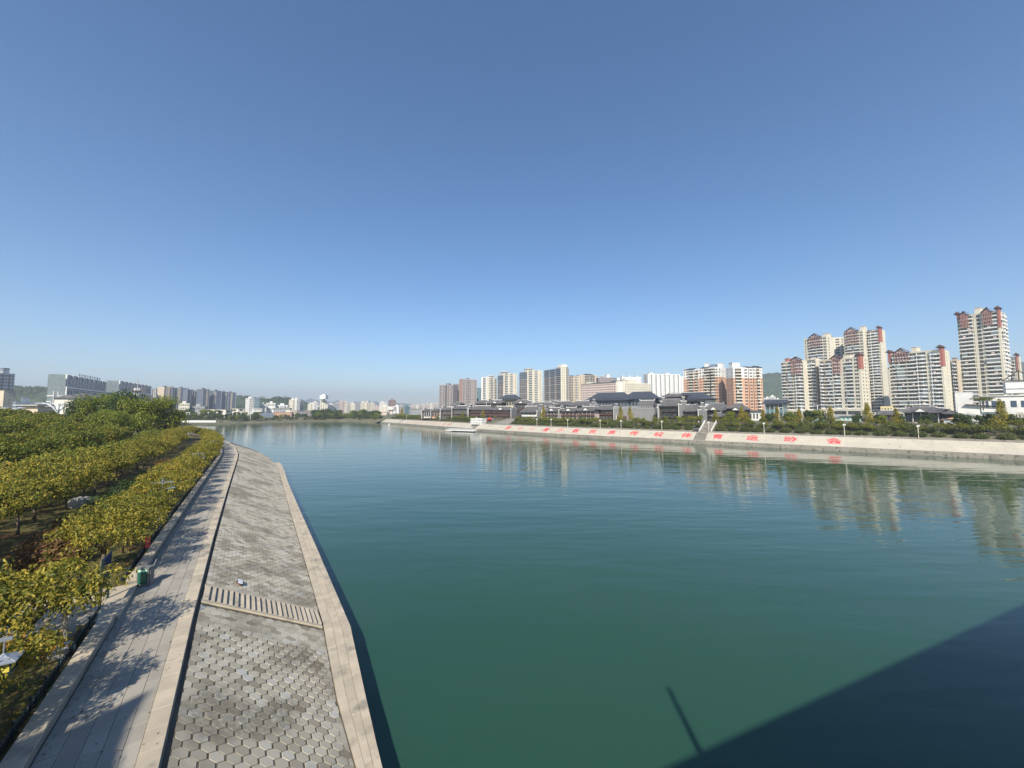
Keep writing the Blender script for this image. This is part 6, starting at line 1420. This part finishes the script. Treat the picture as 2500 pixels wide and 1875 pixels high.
b = MB(); b.box(-3, 3, -1.5, 1.5, 0, 2.4); b.build('wall', M['timber2'], root); b = MB(); b.add([(-3.8, -2.2, 2.4), (3.8, -2.2, 2.4), (3.8, 2.2, 2.4), (-3.8, 2.2, 2.4), (-.8, 0, 3.6), (.8, 0, 3.6)], [(0, 1, 5, 4), (1, 2, 5), (2, 3, 4, 5), (3, 0, 4), (3, 2, 1, 0)]); b.build('awning', M['orangeroof'], root)
box_thing('garden_wall', 2302, 2342, 186, 184, 7, 1024, .6, 'white', 'low white garden wall with tiled coping in front of the kiosk', cat='wall', cols=1, winfrac=.02, winh=.05, roofm='darkroof', overhang=.5)
# white museum
root, W, H = box_thing('museum', 2334, 2378, 215, (.66, -.75), 8, 960, 22, 'white', 'plain white museum block left of the terrace tree', cols=1, winfrac=.02, winh=.02, penthouse=False, cat='museum')
root, W, H = box_thing('museum', 2338, 2440, 196, (.66, -.75), 7.5, 990, 14, 'white', 'white lower museum wing with dark canopy and balcony', cols=1, winfrac=.02, winh=.02, penthouse=False, cat='museum')
b = MB(); b.hexa([(W * .2, -1.5, H + .45), (W * 1.0, -1.5, H - .6), (W * 1.0, 4, H - .6), (W * .2, 4, H + .45), (W * .2, -1.5, H + .7), (W * 1.0, -1.5, H - .35), (W * 1.0, 4, H - .35), (W * .2, 4, H + .7)]); b.build('canopy', M['timber2'], root)
b = MB(); b.box(W * .55, W * .96, -.06, .02, H * .52, H * .86); b.build('balcony_opening', M['glassgreen'], root); b = MB(); b.box(W * .54, W * 1.0, -1.2, -.07, H * .42, H * .54); b.build('balcony', M['white'], root)
root, W, H = box_thing('museum', 2396, 2520, 190, (.66, -.75), 14.5, 968, 14, 'white', 'white upper museum storey with a strip of dark windows', cols=1, winfrac=.02, winh=.02, penthouse=False, cat='museum', overhang=.5)
for (a, e) in ((.03, .07), (.10, .16), (.22, .38), (.40, .49), (.60, .72), (.80, .95)):
    b = MB(); b.box(W * a, W * e, -.05, .02, H * .30, H * .70); b.build('window', M['glassblue'], root)
root, W, H = box_thing('museum', 2460, 2530, 196, (.66, -.75), 24, 933, 14, 'white', 'white museum pavilion with exposed roof truss at the right edge', cols=1, winfrac=.02, winh=.02, penthouse=False, cat='museum')
b = MB()
for (p, q) in (((-1, -.5, H + .6), (W * .5, -.5, H + 5.5)), ((W * .5, -.5, H + 5.5), (W + 1, -.5, H + .6)), ((-1, -.5, H + .6), (W + 1, -.5, H + .6)), ((W * .25, -.5, H + .6), (W * .25, -.5, H + 3)), ((W * .5, -.5, H + .6), (W * .5, -.5, H + 5.4))): b.bar(p, q, .22)
b.box(-.3, W * 1.0, -.12, .02, H * .35, H * .40); b.build('roof_truss', M['timber2'], root)
# cluster at the left end of the far bank
hall(1052, 1080, 395, 390, 7, 1003, 9, 'orange', 'orange house with dark roof at the left of the old town', 2.4, 1, galls=False, frontm='orange', lift=.3)
hall(1034, 1052, 400, 396, 7, 1003, 9, 'white', 'white streaked house with steep dark roof, leftmost of the old town', 2.4, 1, lift=.5, gable='LR')
hall(1080, 1108, 372, 368, 7, 1001, 10, 'brick', 'dark house with white stepped gable left of the feathery tree', 2.8, 2, gable='LR', lift=.4)
hall(1108, 1140, 366, 362, 7, 998, 10, 'brick', 'dark house with two white stepped gables behind the feathery tree', 3.0, 2, gable='LR', lift=.4)
hall(1105, 1124, 425, 422, 8, 988, 10, 'timber2', 'small dark pagoda-like roof before the brown towers', 3.0, 2, lift=1.0)
# white branching canopy poles in front of the estate
for k, (px, Y, zt) in enumerate(((1996, 205, 18.2), (2013, 204, 14.5), (1957, 210, 17.5), (1902, 214, 17.0), (2128, 205, 14.2))):
    X, Yy = xy(px, Y); b = MB(); h = zt - 8; b.tube([(0, 0, 0), (0, 0, h)], .16, 6); root = empty('tall_lamp', (X, Yy, 8), 'tall white lamp pole with outstretched arms before the estate, %s from the left' % ['fourth', 'fifth', 'third', 'second', 'sixth'][k], 'lamp', 'tall white lamp poles before the estate')
    b.build('pole', M['whitemetal'], root); b = MB(); b.bar((0, 0, h - .2), (-2.2, 0, h + .1), .1); b.bar((0, 0, h - .2), (2.2, 0, h + .1), .1); b.build('arm', M['whitemetal'], root)

# ------------------------------------------------------------------ air
hz = MB(); hz.box(-11000, 11000, -780, 9000, -2.6, 420)
hm_ = bpy.data.materials.new('haze_air'); hm_.use_nodes = True; nt = hm_.node_tree; nt.nodes.clear()
pvn = nt.nodes.new('ShaderNodeVolumePrincipled'); pvn.inputs['Color'].default_value = (.80, .88, 1.0, 1); pvn.inputs['Density'].default_value = .00022; pvn.inputs['Anisotropy'].default_value = .1
on = nt.nodes.new('ShaderNodeOutputMaterial'); nt.links.new(pvn.outputs[0], on.inputs['Volume'])
tag(hz.build('haze', hm_), kind='stuff')
